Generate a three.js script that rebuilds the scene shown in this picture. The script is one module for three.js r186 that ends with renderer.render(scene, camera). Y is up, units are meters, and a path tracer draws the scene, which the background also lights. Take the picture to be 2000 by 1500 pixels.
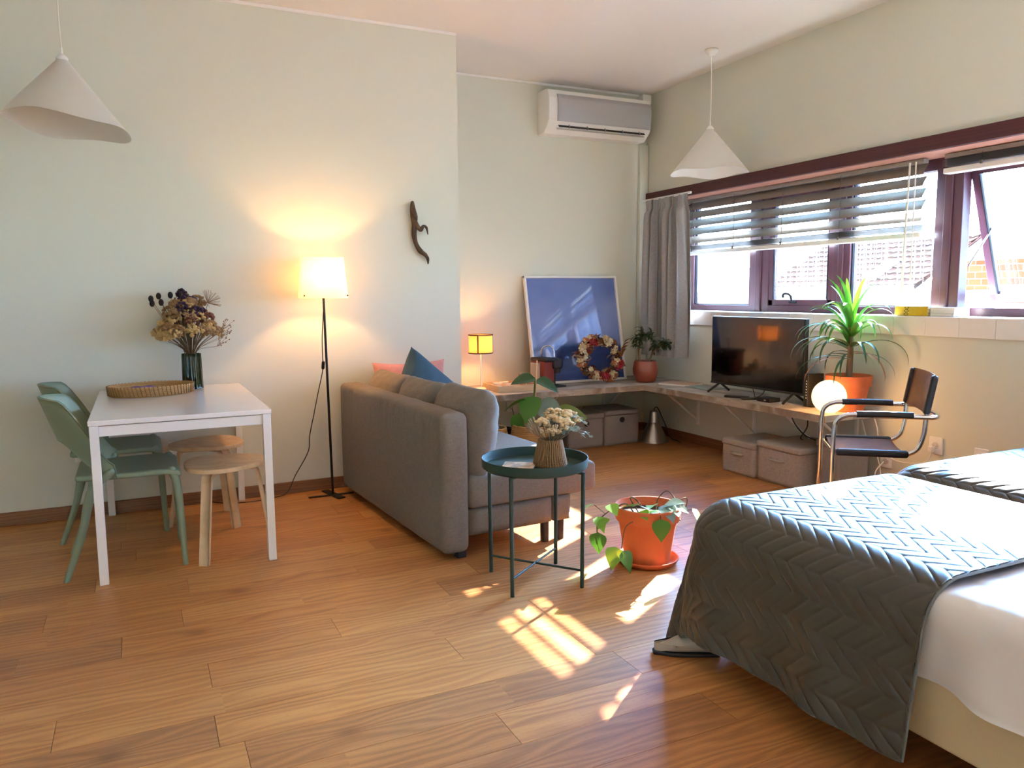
import * as THREE from 'three';
import { mergeGeometries } from 'three/addons/utils/BufferGeometryUtils.js';
import { RoundedBoxGeometry } from 'three/addons/geometries/RoundedBoxGeometry.js';
import { Sky } from 'three/addons/objects/Sky.js';

// ---------- camera, sky, sun, exposure ----------
const scene = new THREE.Scene();
const RAD = Math.PI / 180;
const camera = new THREE.PerspectiveCamera(2 * Math.atan(750 / 1508.57) / RAD, 4 / 3, 0.05, 200);
camera.position.set(0, 1.236, 0);
camera.rotation.order = 'YXZ';
camera.rotation.set(-6.597 * RAD, -25.746 * RAD, -0.497 * RAD);
const renderer = new THREE.WebGLRenderer({ antialias: true });
renderer.toneMapping = THREE.LinearToneMapping;
renderer.toneMappingExposure = 1.58;
renderer.shadowMap.enabled = true;

const sunDir = new THREE.Vector3(1, 0.58, -0.59).normalize();
const sky = new Sky();
sky.scale.setScalar(1000);
sky.material.uniforms.turbidity.value = 9;
sky.material.uniforms.rayleigh.value = 0.52;
sky.material.uniforms.mieCoefficient.value = 0.006;
sky.material.uniforms.mieDirectionalG.value = 0.75;
sky.material.uniforms.sunPosition.value.copy(sunDir);
sky.name = 'sky';
scene.add(sky);
scene.backgroundIntensity = 6.0;
const sun = new THREE.DirectionalLight(0xfff6ea, 54);
sun.target.position.set(2, 0, -2.5);
sun.position.copy(sun.target.position).addScaledVector(sunDir, 20);
sun.castShadow = true;
sun.shadow.mapSize.set(4096, 4096);
Object.assign(sun.shadow.camera, { left: -7, right: 7, top: 6, bottom: -6, near: 1, far: 45 });
sun.shadow.radius = 1;
scene.add(sun, sun.target);

// ---------- helpers ----------
function rng(seed) { let s = seed >>> 0; return () => { s = (s + 0x6d2b79f5) >>> 0; let t = s; t = Math.imul(t ^ (t >>> 15), t | 1); t ^= t + Math.imul(t ^ (t >>> 7), t | 61); return ((t ^ (t >>> 14)) >>> 0) / 4294967296; }; }
const V = (x, y, z) => new THREE.Vector3(x, y, z);
const lerp = (a, b, t) => a + (b - a) * t;
const clamp = (x, a, b) => Math.min(b, Math.max(a, x));
const sstep = (a, b, x) => { const t = clamp((x - a) / (b - a), 0, 1); return t * t * (3 - 2 * t); };
const PERM = (() => { const r = rng(77), p = [...Array(256).keys()]; for (let i = 255; i > 0; i--) { const j = Math.floor(r() * (i + 1)); [p[i], p[j]] = [p[j], p[i]]; } return p.concat(p); })();
function noise2(x, y) {               // value noise, 0..1
  const xi = Math.floor(x), yi = Math.floor(y), xf = x - xi, yf = y - yi;
  const h = (a, b) => PERM[(PERM[a & 255] + b) & 255] / 255;
  const u = xf * xf * (3 - 2 * xf), v = yf * yf * (3 - 2 * yf);
  return lerp(lerp(h(xi, yi), h(xi + 1, yi), u), lerp(h(xi, yi + 1), h(xi + 1, yi + 1), u), v);
}
const fbm = (x, y, o = 4) => { let a = 0, w = 0.5, s = 0; for (let i = 0; i < o; i++) { a += w * noise2(x, y); s += w; x = x * 2.03 + 17.1; y = y * 2.03 + 9.7; w *= 0.5; } return a / s; };

const used = new Map();
function numbered(name) { const n = used.get(name) ?? 0; used.set(name, n + 1); return n ? name + '_' + String(n).padStart(3, '0') : name; }
function shade(o) { o.traverse((m) => { if (m.isMesh) { m.castShadow = true; m.receiveShadow = true; } }); return o; }
function tag(o, label, category, group) { o.userData.label = label; o.userData.category = category; if (group) o.userData.group = group; return o; }
function thing(name, label, category, [x, y, z] = [0, 0, 0], turn = 0, group) {
  const o = new THREE.Group(); o.name = numbered(name); o.position.set(x, y, z); o.rotation.y = turn; scene.add(o); return tag(o, label, category, group);
}
function part(name, geo, mat, parent, label) {
  const g = Array.isArray(geo) ? merge(geo) : geo;
  const m = new THREE.Mesh(g, mat); m.name = name; m.castShadow = m.receiveShadow = true; parent.add(m);
  if (label) m.userData.label = label;
  return m;
}
function solo(name, geo, mat, label, category, group) { const m = part(numbered(name), geo, mat, scene); return tag(m, label, category, group); }
function struct(name, geo, mat, parent = scene) { const m = part(name, geo, mat, parent); if (parent === scene) m.userData.kind = 'structure'; return m; }
function structGroup(name) { const g = new THREE.Group(); g.name = name; g.userData.kind = 'structure'; scene.add(g); return g; }
function copyOf(o, name, pos, turn, label, group) {
  const c = o.clone(); c.name = numbered(name); c.userData = { ...o.userData }; c.position.set(...pos); c.rotation.y = turn; scene.add(c);
  if (label) c.userData.label = label; if (group) c.userData.group = group; return c;
}
function merge(list) {
  const gs = list.map((g) => { const q = g.index ? g.toNonIndexed() : g.clone(); for (const k of Object.keys(q.attributes)) if (!['position', 'normal', 'uv'].includes(k)) q.deleteAttribute(k); if (!q.attributes.uv) q.setAttribute('uv', new THREE.Float32BufferAttribute(new Float32Array(q.attributes.position.count * 2), 2)); if (!q.attributes.normal) q.computeVertexNormals(); return q; });
  return mergeGeometries(gs, false);
}
function box(w, h, d, x = 0, y = 0, z = 0) { const g = new THREE.BoxGeometry(w, h, d); g.translate(x, y, z); return g; }
function span(x0, x1, y0, y1, z0, z1) { return box(Math.abs(x1 - x0), Math.abs(y1 - y0), Math.abs(z1 - z0), (x0 + x1) / 2, (y0 + y1) / 2, (z0 + z1) / 2); }
// box with uv in metres
function uvBox(w, h, d, x = 0, y = 0, z = 0, s = 1) {
  const g = box(w, h, d, x, y, z), u = g.attributes.uv, dim = [[d, h], [d, h], [w, d], [w, d], [w, h], [w, h]];
  for (let i = 0; i < u.count; i++) { const f = dim[Math.floor(i / 4)]; u.setXY(i, u.getX(i) * f[0] * s, u.getY(i) * f[1] * s); }
  return g;
}
function rbox(w, h, d, r = 0.005, x = 0, y = 0, z = 0, seg = 2) { const g = new RoundedBoxGeometry(w, h, d, seg, Math.min(r, w / 2.02, h / 2.02, d / 2.02)); g.translate(x, y, z); return g; }
function cyl(r0, r1, h, x = 0, y = 0, z = 0, seg = 24) { const g = new THREE.CylinderGeometry(r1, r0, h, seg); g.translate(x, y + h / 2, z); return g; }
function tube(pts, r, seg = 40, rad = 8, closed = false) {
  const c = new THREE.CatmullRomCurve3(pts.map((p) => (p.isVector3 ? p : V(...p))), closed, 'centripetal');
  return new THREE.TubeGeometry(c, seg, r, rad, closed);
}
function bar(a, b, r, rad = 10, r2 = r) {   // straight rod between two points
  const A = V(...a), B = V(...b), L = A.distanceTo(B), g = new THREE.CylinderGeometry(r2, r, L, rad);
  g.translate(0, L / 2, 0); g.applyQuaternion(new THREE.Quaternion().setFromUnitVectors(V(0, 1, 0), B.clone().sub(A).normalize())); g.translate(A.x, A.y, A.z); return g;
}
function taperTube(pts, radii, seg = 24, rad = 10) { // tube whose radius follows radii (list spread along it)
  const c = new THREE.CatmullRomCurve3(pts.map((p) => V(...p)), false, 'centripetal'), fr = c.computeFrenetFrames(seg, false), pos = [], uv = [], idx = [];
  for (let i = 0; i <= seg; i++) {
    const t = i / seg, p = c.getPoint(t), k = t * (radii.length - 1), a = Math.min(Math.floor(k), radii.length - 2), r = lerp(radii[a], radii[a + 1], k - a);
    for (let j = 0; j <= rad; j++) { const an = j / rad * 2 * Math.PI, n = fr.normals[i].clone().multiplyScalar(Math.cos(an)).addScaledVector(fr.binormals[i], Math.sin(an)); pos.push(p.x + n.x * r, p.y + n.y * r, p.z + n.z * r); uv.push(j / rad, t); }
  }
  for (let i = 0; i < seg; i++) for (let j = 0; j < rad; j++) { const a = i * (rad + 1) + j, b = a + rad + 1; idx.push(a, b, a + 1, b, b + 1, a + 1); }
  const g = new THREE.BufferGeometry(); g.setAttribute('position', new THREE.Float32BufferAttribute(pos, 3)); g.setAttribute('uv', new THREE.Float32BufferAttribute(uv, 2)); g.setIndex(idx); g.computeVertexNormals();
  const e0 = new THREE.SphereGeometry(radii[0], rad, 6), e1 = new THREE.SphereGeometry(radii[radii.length - 1], rad, 6), p0 = c.getPoint(0), p1 = c.getPoint(1); e0.translate(p0.x, p0.y, p0.z); e1.translate(p1.x, p1.y, p1.z);
  return merge([g, e0, e1]);
}
function lathe(profile, seg = 40) { return new THREE.LatheGeometry(profile.map(([r, y]) => new THREE.Vector2(r, y)), seg); }
function move(g, x = 0, y = 0, z = 0, ry = 0, rx = 0, rz = 0) { if (rx) g.rotateX(rx); if (rz) g.rotateZ(rz); if (ry) g.rotateY(ry); g.translate(x, y, z); return g; }
function fixNormals(g) {            // smooth normals across split vertices
  const p = g.attributes.position, key = (i) => Math.round(p.getX(i) * 2e4) + ',' + Math.round(p.getY(i) * 2e4) + ',' + Math.round(p.getZ(i) * 2e4), acc = new Map();
  const ix = g.index ? (i) => g.index.getX(i) : (i) => i, n = g.index ? g.index.count : p.count, a = V(), b = V(), c = V();
  const keys = []; for (let i = 0; i < p.count; i++) keys.push(key(i));
  for (let t = 0; t < n; t += 3) {
    const [i, j, k] = [ix(t), ix(t + 1), ix(t + 2)]; a.fromBufferAttribute(p, i); b.fromBufferAttribute(p, j).sub(a); c.fromBufferAttribute(p, k).sub(a); b.cross(c);
    for (const q of [i, j, k]) { let v = acc.get(keys[q]); if (!v) acc.set(keys[q], v = V()); v.add(b); }
  }
  const out = new Float32Array(p.count * 3); for (let i = 0; i < p.count; i++) { const v = acc.get(keys[i])?.clone().normalize() ?? V(0, 1, 0); out.set([v.x, v.y, v.z], i * 3); }
  g.setAttribute('normal', new THREE.BufferAttribute(out, 3)); return g;
}
// soft upholstered block: rounded corners, optional displacement fn(p, n, uvw) -> Vector3 offset
function softBox(w, h, d, r, [nx, ny, nz] = [12, 8, 12], fn) {
  const g = new THREE.BoxGeometry(w, h, d, nx, ny, nz), p = g.attributes.position, u = g.attributes.uv, n = V(), q = V(), v = V();
  const dims = [[d, h, ny, nz], [d, h], [w, d], [w, d], [w, h], [w, h]], counts = [(ny + 1) * (nz + 1), (ny + 1) * (nz + 1), (nx + 1) * (nz + 1), (nx + 1) * (nz + 1), (nx + 1) * (ny + 1), (nx + 1) * (ny + 1)];
  let f = 0, left = counts[0];
  const warp = (t, half) => { const k = clamp(t / half, -1, 1), m = Math.abs(k); return Math.sign(k) * (1 - Math.pow(1 - m, 1.35)) * half; };
  for (let i = 0; i < p.count; i++) {
    while (left === 0) left = counts[++f]; left--;
    u.setXY(i, u.getX(i) * dims[f][0], u.getY(i) * dims[f][1]);
    v.fromBufferAttribute(p, i); v.set(warp(v.x, w / 2), warp(v.y, h / 2), warp(v.z, d / 2));
    q.set(clamp(v.x, -w / 2 + r, w / 2 - r), clamp(v.y, -h / 2 + r, h / 2 - r), clamp(v.z, -d / 2 + r, d / 2 - r)); n.copy(v).sub(q);
    if (n.lengthSq() > 1e-12) { n.normalize(); v.copy(q).addScaledVector(n, r); }
    if (fn) v.add(fn(v, n, V(v.x / (w / 2), v.y / (h / 2), v.z / (d / 2))));
    p.setXYZ(i, v.x, v.y, v.z);
  }
  return fixNormals(g);
}
// surface from f(u,v) -> Vector3, optionally with thickness (closed shell)
function sheet(nu, nv, f, th = 0, su = 1, sv = 1) {
  const P = [], uv = [], idx = [], W = nu + 1;
  for (let j = 0; j <= nv; j++) for (let i = 0; i <= nu; i++) { const p = f(i / nu, j / nv); P.push(p); uv.push(i / nu * su, j / nv * sv); }
  for (let j = 0; j < nv; j++) for (let i = 0; i < nu; i++) { const a = j * W + i; idx.push(a, a + 1, a + W, a + 1, a + W + 1, a + W); }
  const mk = (pts, ind, uvs) => { const g = new THREE.BufferGeometry(); g.setAttribute('position', new THREE.Float32BufferAttribute(pts.flatMap((p) => [p.x, p.y, p.z]), 3)); g.setAttribute('uv', new THREE.Float32BufferAttribute(uvs, 2)); g.setIndex(ind); return g; };
  const g = fixNormals(mk(P, idx, uv)); if (!th) return g;
  const N = g.attributes.normal, B = P.map((p, i) => p.clone().addScaledVector(V(N.getX(i), N.getY(i), N.getZ(i)), -th));
  const all = P.concat(B), o = P.length, id2 = idx.slice(), uv2 = uv.concat(uv);
  for (let k = 0; k < idx.length; k += 3) id2.push(idx[k] + o, idx[k + 2] + o, idx[k + 1] + o);
  const rim = (a, b) => id2.push(a, a + o, b, b, a + o, b + o);
  for (let i = 0; i < nu; i++) { rim(i + 1, i); rim(nv * W + i, nv * W + i + 1); }
  for (let j = 0; j < nv; j++) { rim(j * W, (j + 1) * W); rim((j + 1) * W + nu, j * W + nu); }
  return fixNormals(mk(all, id2, uv2));
}
// leaf blade along +z, base at origin, drooping; returns geometry
function leaf(len, wid, droop = 0.2, fold = 0.25, seg = 8, shape = (t) => Math.sin(Math.PI * Math.pow(t, 0.75)), rise = 0) {
  return sheet(4, seg, (u, v) => {
    const s = (u - 0.5) * 2, w = wid * 0.5 * Math.max(0.02, shape(v)), an = rise - droop * v * 1.0;
    const z = len * v * Math.cos(an * 0.8), y = len * (Math.sin(rise) * v - droop * v * v * 0.6);
    return V(s * w, y + Math.abs(s) * w * fold, z);
  });
}

// ---------- textures ----------
function dataTex(w, h, fn, srgb = true) {
  const d = new Uint8Array(w * h * 4);
  for (let y = 0; y < h; y++) for (let x = 0; x < w; x++) { const c = fn(x / w, y / h, x, y), i = (y * w + x) * 4; d[i] = clamp(c[0], 0, 255); d[i + 1] = clamp(c[1], 0, 255); d[i + 2] = clamp(c[2], 0, 255); d[i + 3] = 255; }
  const t = new THREE.DataTexture(d, w, h); t.wrapS = t.wrapT = THREE.RepeatWrapping; t.magFilter = THREE.LinearFilter; t.minFilter = THREE.LinearMipmapLinearFilter; t.generateMipmaps = true; if (srgb) t.colorSpace = THREE.SRGBColorSpace; t.needsUpdate = true; return t;
}
const grey = (v) => [v, v, v];
function mixc(a, b, t) { return [lerp(a[0], b[0], t), lerp(a[1], b[1], t), lerp(a[2], b[2], t)]; }
// oak grain running along u
function woodTex(seed, dark, mid, light, w = 1024, h = 256, knots = 1) {
  const r = rng(seed), ox = r() * 100, oy = r() * 100, kn = []; for (let i = 0; i < knots; i++) kn.push([0.15 + 0.7 * r(), 0.25 + 0.5 * r(), 0.5 + r()]);
  return dataTex(w, h, (u, v) => {
    let wv = v; for (const [ku, kv, ks] of kn) { const dx = (u - ku) * 7, dy = (v - kv) * 1.6, g = Math.exp(-(dx * dx) / (0.5 * ks) - dy * dy * 5); wv += g * 0.22 * Math.sign(dy || 1) * (1 - Math.exp(-Math.abs(dy) * 6)); }
    const warp = fbm(u * 3 + ox, wv * 2 + oy, 3), bands = 0.5 + 0.5 * Math.sin((wv * 5 + warp * 3.4) * 6.28), fine = fbm(u * 9 + ox, wv * 90 + oy, 3), cloud = fbm(u * 2.2 + oy, v * 2.5 + ox, 3), pores = noise2(u * 60 + ox, v * 150 + oy);
    let t = 0.34 * bands + 0.36 * fine + 0.55 * (cloud - 0.5) + 0.15;
    let c = t < 0.5 ? mixc(dark, mid, clamp(t * 2, 0, 1)) : mixc(mid, light, clamp(t * 2 - 1, 0, 1));
    if (pores > 0.86) c = mixc(c, dark, 0.35);
    for (const [ku, kv, ks] of kn) { const dx = (u - ku) * 40 / ks, dy = (v - kv) * 9 / ks, e = Math.exp(-(dx * dx + dy * dy)); c = mixc(c, [dark[0] * 0.7, dark[1] * 0.65, dark[2] * 0.6], e * 0.45); }
    return c;
  });
}
const weave = dataTex(128, 128, (u, v) => { const a = Math.sin(u * 6.283 * 32) * Math.sin(v * 6.283 * 32); return grey(128 + 70 * a + 50 * (noise2(u * 128, v * 128) - 0.5)); }, false);
const fabricCol = (c, amp, seed) => dataTex(256, 256, (u, v, x, y) => { const n = 0.5 * noise2(x * 0.9 + seed, y * 0.12) + 0.5 * noise2(x * 0.12, y * 0.9 + seed), k = 1 + amp * (n - 0.5); return c.map((q) => q * k); });
const S = (color, roughness = 0.6, extra = {}) => new THREE.MeshStandardMaterial({ color, roughness, ...extra });
const P = (o) => new THREE.MeshPhysicalMaterial(o);
function rep(t, x, y) { const q = t.clone(); q.repeat.set(x, y); q.needsUpdate = true; return q; }

// ---------- materials ----------
const plaster = dataTex(256, 256, (u, v) => grey(128 + 60 * (fbm(u * 24, v * 24, 4) - 0.5)), false);
const M = {};
M.wall = S(0xdcdccb, 0.85, { bumpMap: rep(plaster, 0.5, 0.5), bumpScale: 0.0012 });
M.ceiling = S(0xf0ece5, 0.9);
M.white = S(0xf2f0ea, 0.45);
M.whiteGloss = P({ color: 0xf1eee8, roughness: 0.22, clearcoat: 0.6, clearcoatRoughness: 0.12 });
M.sill = P({ color: 0xf0ede6, roughness: 0.35, clearcoat: 0.3 });
M.grout = S(0xc9c4b8, 0.9);
M.base = S(0xffffff, 0.5, { map: woodTex(5, [96, 58, 30], [132, 84, 46], [158, 106, 62], 512, 64, 0) });
M.planks = [[11, [150, 92, 46], [190, 126, 68], [212, 152, 90]], [23, [136, 82, 42], [178, 116, 62], [202, 142, 84]], [37, [158, 100, 52], [198, 136, 76], [218, 160, 98]], [41, [126, 78, 42], [166, 108, 60], [194, 136, 82]], [59, [152, 94, 47], [192, 128, 69], [214, 154, 91]], [67, [142, 86, 44], [184, 120, 65], [206, 146, 87]]].map(([s, a, b, c], i) => S(0xffffff, 0.42, { map: woodTex(s, a, b, c, 1024, 192, i % 3 ? 0 : 1) }));
M.under = S(0x3a2517, 0.95);
M.mahogany = S(0x57262a, 0.55, { map: woodTex(81, [150, 120, 118], [215, 190, 185], [250, 235, 230], 512, 64, 0) });
M.soffit = S(0xc58d78, 0.6, { map: woodTex(82, [205, 190, 180], [230, 220, 214], [250, 246, 242], 512, 128, 1) });
M.frame = P({ color: 0x55303c, roughness: 0.38, clearcoat: 0.3, clearcoatRoughness: 0.3 });
M.gasket = S(0x1b1a20, 0.7);
M.glass = P({ color: 0xffffff, roughness: 0.02, transmission: 1, thickness: 0, ior: 1.45 });
M.slat = S(0x938c82, 0.4, { metalness: 0.15 });
M.cord = S(0x6c6760, 0.8);
M.cordWhite = S(0xece7da, 0.6);
M.black = S(0x17171a, 0.5);
M.blackMetal = S(0x1b1817, 0.45, { metalness: 0.4 });
M.chrome = S(0xe2e2e2, 0.12, { metalness: 1 });
M.steel = S(0xb7b3ab, 0.32, { metalness: 1 });
M.sofa = S(0xffffff, 0.92, { map: rep(fabricCol([122, 111, 98], 0.22, 3), 3, 3), bumpMap: rep(weave, 6, 6), bumpScale: 0.0006 });
M.birch = S(0xffffff, 0.5, { map: woodTex(91, [196, 160, 116], [216, 183, 140], [229, 200, 160], 512, 128, 0) });
M.green = P({ color: 0x7c886b, roughness: 0.5, clearcoat: 0.15, clearcoatRoughness: 0.4 });
M.tableGreen = S(0x1b362d, 0.65);
M.shelf = S(0xffffff, 0.75, { map: woodTex(71, [128, 116, 104], [176, 166, 154], [208, 201, 190], 1024, 256, 3) });
M.shelfEdge = S(0xffffff, 0.8, { map: woodTex(72, [122, 98, 76], [176, 160, 140], [214, 206, 194], 1024, 64, 4) });
M.curtain = S(0xffffff, 0.95, { map: rep(fabricCol([164, 162, 160], 0.25, 9), 4, 4), bumpMap: rep(weave, 8, 8), bumpScale: 0.0005 });
M.terracotta = S(0xffffff, 0.75, { map: dataTex(256, 256, (u, v) => mixc([196, 92, 48], [222, 122, 72], fbm(u * 9, v * 9, 4))) });
M.redPot = P({ color: 0x8c4230, roughness: 0.35, clearcoat: 0.4, clearcoatRoughness: 0.2 });
M.soil = S(0xffffff, 1, { map: dataTex(128, 128, (u, v) => mixc([38, 28, 22], [84, 66, 50], fbm(u * 30, v * 30, 3))) });
M.boxGrey = S(0xffffff, 0.9, { map: rep(fabricCol([142, 134, 128], 0.12, 5), 2, 2), bumpMap: rep(weave, 8, 8), bumpScale: 0.0004 });
M.boxLinen = S(0xffffff, 0.95, { map: rep(fabricCol([170, 158, 145], 0.2, 15), 2, 2), bumpMap: rep(weave, 6, 6), bumpScale: 0.0006 });
const leafMat = (c, rough = 0.5) => P({ color: c, roughness: rough, transmission: 0.3, thickness: 0, side: THREE.DoubleSide });
M.leafGreen = leafMat(0x4f8a2c); M.leafLime = leafMat(0x8cbf35); M.leafDark = leafMat(0x2f5a2b); M.leafOlive = leafMat(0x5f6f45, 0.6); M.leafGrey = leafMat(0x9aa595, 0.7); M.leafPale = leafMat(0x7f9c8c, 0.35); M.leafBrown = leafMat(0x8a5a34, 0.7);
M.stem = S(0x6a5334, 0.8); M.stemGreen = S(0x5d7a38, 0.7); M.trunk = S(0x7d6347, 0.9);
M.straw = S(0xffffff, 0.9, { map: dataTex(256, 256, (u, v, x, y) => mixc([148, 106, 58], [206, 166, 106], noise2(x * 0.35, y * 0.9))), });
M.strawDark = S(0xffffff, 0.9, { map: dataTex(256, 256, (u, v, x, y) => mixc([104, 72, 42], [170, 128, 82], noise2(x * 0.35, y * 0.9))) });
M.quilt = P({ color: 0xffffff, roughness: 0.42, sheen: 0.6, sheenRoughness: 0.4, sheenColor: new THREE.Color(0.55, 0.52, 0.45), map: rep(fabricCol([68, 62, 51], 0.08, 25), 3, 3) });
M.sheet = S(0xeeeae6, 0.85);
M.cream = S(0xe4c898, 0.85, { bumpMap: rep(weave, 10, 10), bumpScale: 0.0004 });
M.leather = S(0xffffff, 0.72, { map: dataTex(256, 256, (u, v) => mixc([82, 50, 34], [118, 74, 50], fbm(u * 12, v * 12, 4))) });
M.shade = P({ color: 0xf0ece2, roughness: 0.75, transmission: 0.35, thickness: 0, side: THREE.DoubleSide });
// ---------- room shell ----------
const XB = 4.1, ZR = -5.75, ZA = -4.918, XE = 1.985, H = 2.94, XL = -2.9, ZF = 4.2;   // window wall, recess wall, front wall, its edge, ceiling, hidden walls
const Z0 = -5.45, Z1 = 3.8, YS = 1.088, YT = 2.022, XO = 4.46;   // window opening, sill, head, outer wall face
{ // floor of oak planks, each its own board
  const floor = structGroup('floor');
  part('underlay', span(XL, XB, -0.12, -0.011, ZR, ZF), M.under, floor);
  const r = rng(4), PW = 0.18, PL = 1.22, lens = new Map();
  const geo = (L, w, o) => { const k = L.toFixed(3) + w.toFixed(3) + o; if (!lens.has(k)) { const g = box(L - 0.0016, 0.011, w - 0.0014, 0, -0.0055, 0), u = g.attributes.uv; for (let i = 0; i < u.count; i++) u.setXY(i, u.getX(i) * L / PL + o * 0.37, u.getY(i)); lens.set(k, g); } return lens.get(k); };
  let row = 0;
  for (let z = -2.522 - 18 * PW; z < ZF - 0.01; z += PW, row++) {
    const za = Math.max(z, ZR), zb = Math.min(z + PW, ZF); if (zb - za < 0.02) continue;
    const off = Math.abs(z + 2.522) < 0.01 ? -0.283 : Math.abs(z + 2.702) < 0.01 ? 0.147 : Math.abs(z + 2.342) < 0.01 ? 0.137 : r() * PL;
    for (let x = off - PL * 5; x < XB; x += PL) {
      const a = Math.max(x, XL), b = Math.min(x + PL, XB); if (b - a < 0.02) continue;
      const m = part('plank', geo(b - a, zb - za, Math.floor(r() * 3)), M.planks[Math.floor(r() * M.planks.length)], floor);
      m.position.set((a + b) / 2, 0, (za + zb) / 2); if (r() < 0.5) m.rotation.y = Math.PI;
    }
  }
}
struct('ceiling', span(XL, XO, H, H + 0.15, ZR - 0.1, ZF), M.ceiling);
struct('wall_back', [uvBox(XB - XL + 0.4, H, 0.14, (XB + XL + 0.4) / 2, H / 2, ZR - 0.07)], M.wall);
struct('wall_chimney_breast', [uvBox(XE - XL, H, ZA - ZR, (XE + XL) / 2, H / 2, (ZA + ZR) / 2)], M.wall);
struct('wall_left', [uvBox(0.14, H, ZF - ZR, XL - 0.07, H / 2, (ZF + ZR) / 2)], M.wall);
struct('wall_front', [uvBox(XO - XL, H, 0.14, (XO + XL) / 2, H / 2, ZF + 0.07)], M.wall);
struct('wall_right', [uvBox(XO - XB, YS - 0.015, Z1 - Z0, (XB + XO) / 2, (YS - 0.015) / 2, (Z0 + Z1) / 2), uvBox(XO - XB, H - YT - 0.012, Z1 - Z0, (XB + XO) / 2, (H + YT + 0.012) / 2, (Z0 + Z1) / 2),
  uvBox(XO - XB, H, Z0 - ZR, (XB + XO) / 2, H / 2, (Z0 + ZR) / 2), uvBox(XO - XB, H, ZF - Z1, (XB + XO) / 2, H / 2, (ZF + Z1) / 2)], M.wall);
const bevelBoard = (L, h, t) => rbox(L, h, t, 0.003);
struct('baseboard_back', move(bevelBoard(XE - XL, 0.075, 0.014), (XE + XL) / 2, 0.0375, ZA + 0.007), M.base);
struct('baseboard_recess', move(bevelBoard(XB - XE, 0.075, 0.014), (XE + XB) / 2, 0.0375, ZR + 0.007), M.base);
struct('baseboard_right', move(bevelBoard(ZF - ZR - 0.02, 0.075, 0.014), XB - 0.007, 0.0375, (ZF + ZR) / 2, Math.PI / 2), M.base);
struct('trim_1', [rbox(XE - XL, 0.018, 0.014, 0.003, (XE + XL) / 2, H - 0.009, ZA + 0.007), rbox(XB - XE, 0.018, 0.014, 0.003, (XE + XB) / 2, H - 0.009, ZR + 0.007)], M.white);   // thin white bead under the ceiling
struct('trim_2', rbox(0.03, 0.083, Z1 - ZR - 0.01, 0.004, XB - 0.015, 2.063, (Z1 + ZR) / 2), M.mahogany);           // dark board over the window
struct('trim_3', rbox(XO - XB, 0.014, Z1 - Z0, 0.002, (XB + XO) / 2, YT + 0.005, (Z0 + Z1) / 2), M.soffit);
{ // tiled window sill
  const s = structGroup('window_sill'); part('sill_bed', span(XB - 0.004, XO, YS - 0.016, YS - 0.006, Z0, Z1), M.grout, s);
  part('apron_bed', span(XB - 0.006, XB + 0.001, 0.978, YS - 0.006, Z0 - 0.0, Z1), M.grout, s);
  const N = 45, w = (Z1 - Z0) / N, gf = rbox(0.014, 0.112, w - 0.0015, 0.003), gt = rbox(XO - XB - 0.006, 0.012, w - 0.0015, 0.003);
  for (let i = 0; i < N; i++) { const z = Z0 + (i + 0.5) * w; part('tile', gf, M.sill, s).position.set(XB - 0.009, 1.034, z); part('tile', gt, M.sill, s).position.set((XB + XO) / 2, YS - 0.004, z); }
}
// ---------- windows ----------
const XW = 4.385, FD = 0.075;
const filmMat = P({ color: 0xf4f6fa, roughness: 1, transmission: 0.85, thickness: 0 });
function streaks(parent, x, y0, y1, z0, z1, seed, n) {   // dried rain runs on the dirty glass
  const r = rng(seed), g = [];
  for (let k = 0; k < n; k++) { const z = lerp(z0, z1, r()), a = lerp(y0, y1, r() * 0.35), b = lerp(y0, y1, 0.55 + 0.45 * r()), w = 0.0012 + 0.0035 * r() * r(); g.push(box(0.0004, b - a, w, x, (a + b) / 2, z)); }
  const m = part('rain_streaks', g, filmMat, parent); m.userData.kind = 'stuff';
}
const mull = [[-5.45, -5.385], [-4.71, -4.5], [-3.895, -3.754], [-3.147, -2.975], [-2.33, -2.19], [-1.55, -1.41], [-0.75, -0.6], [0.1, 0.24], [1.0, 1.14], [1.9, 2.04], [2.8, 2.94], [3.73, 3.8]];
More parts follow.
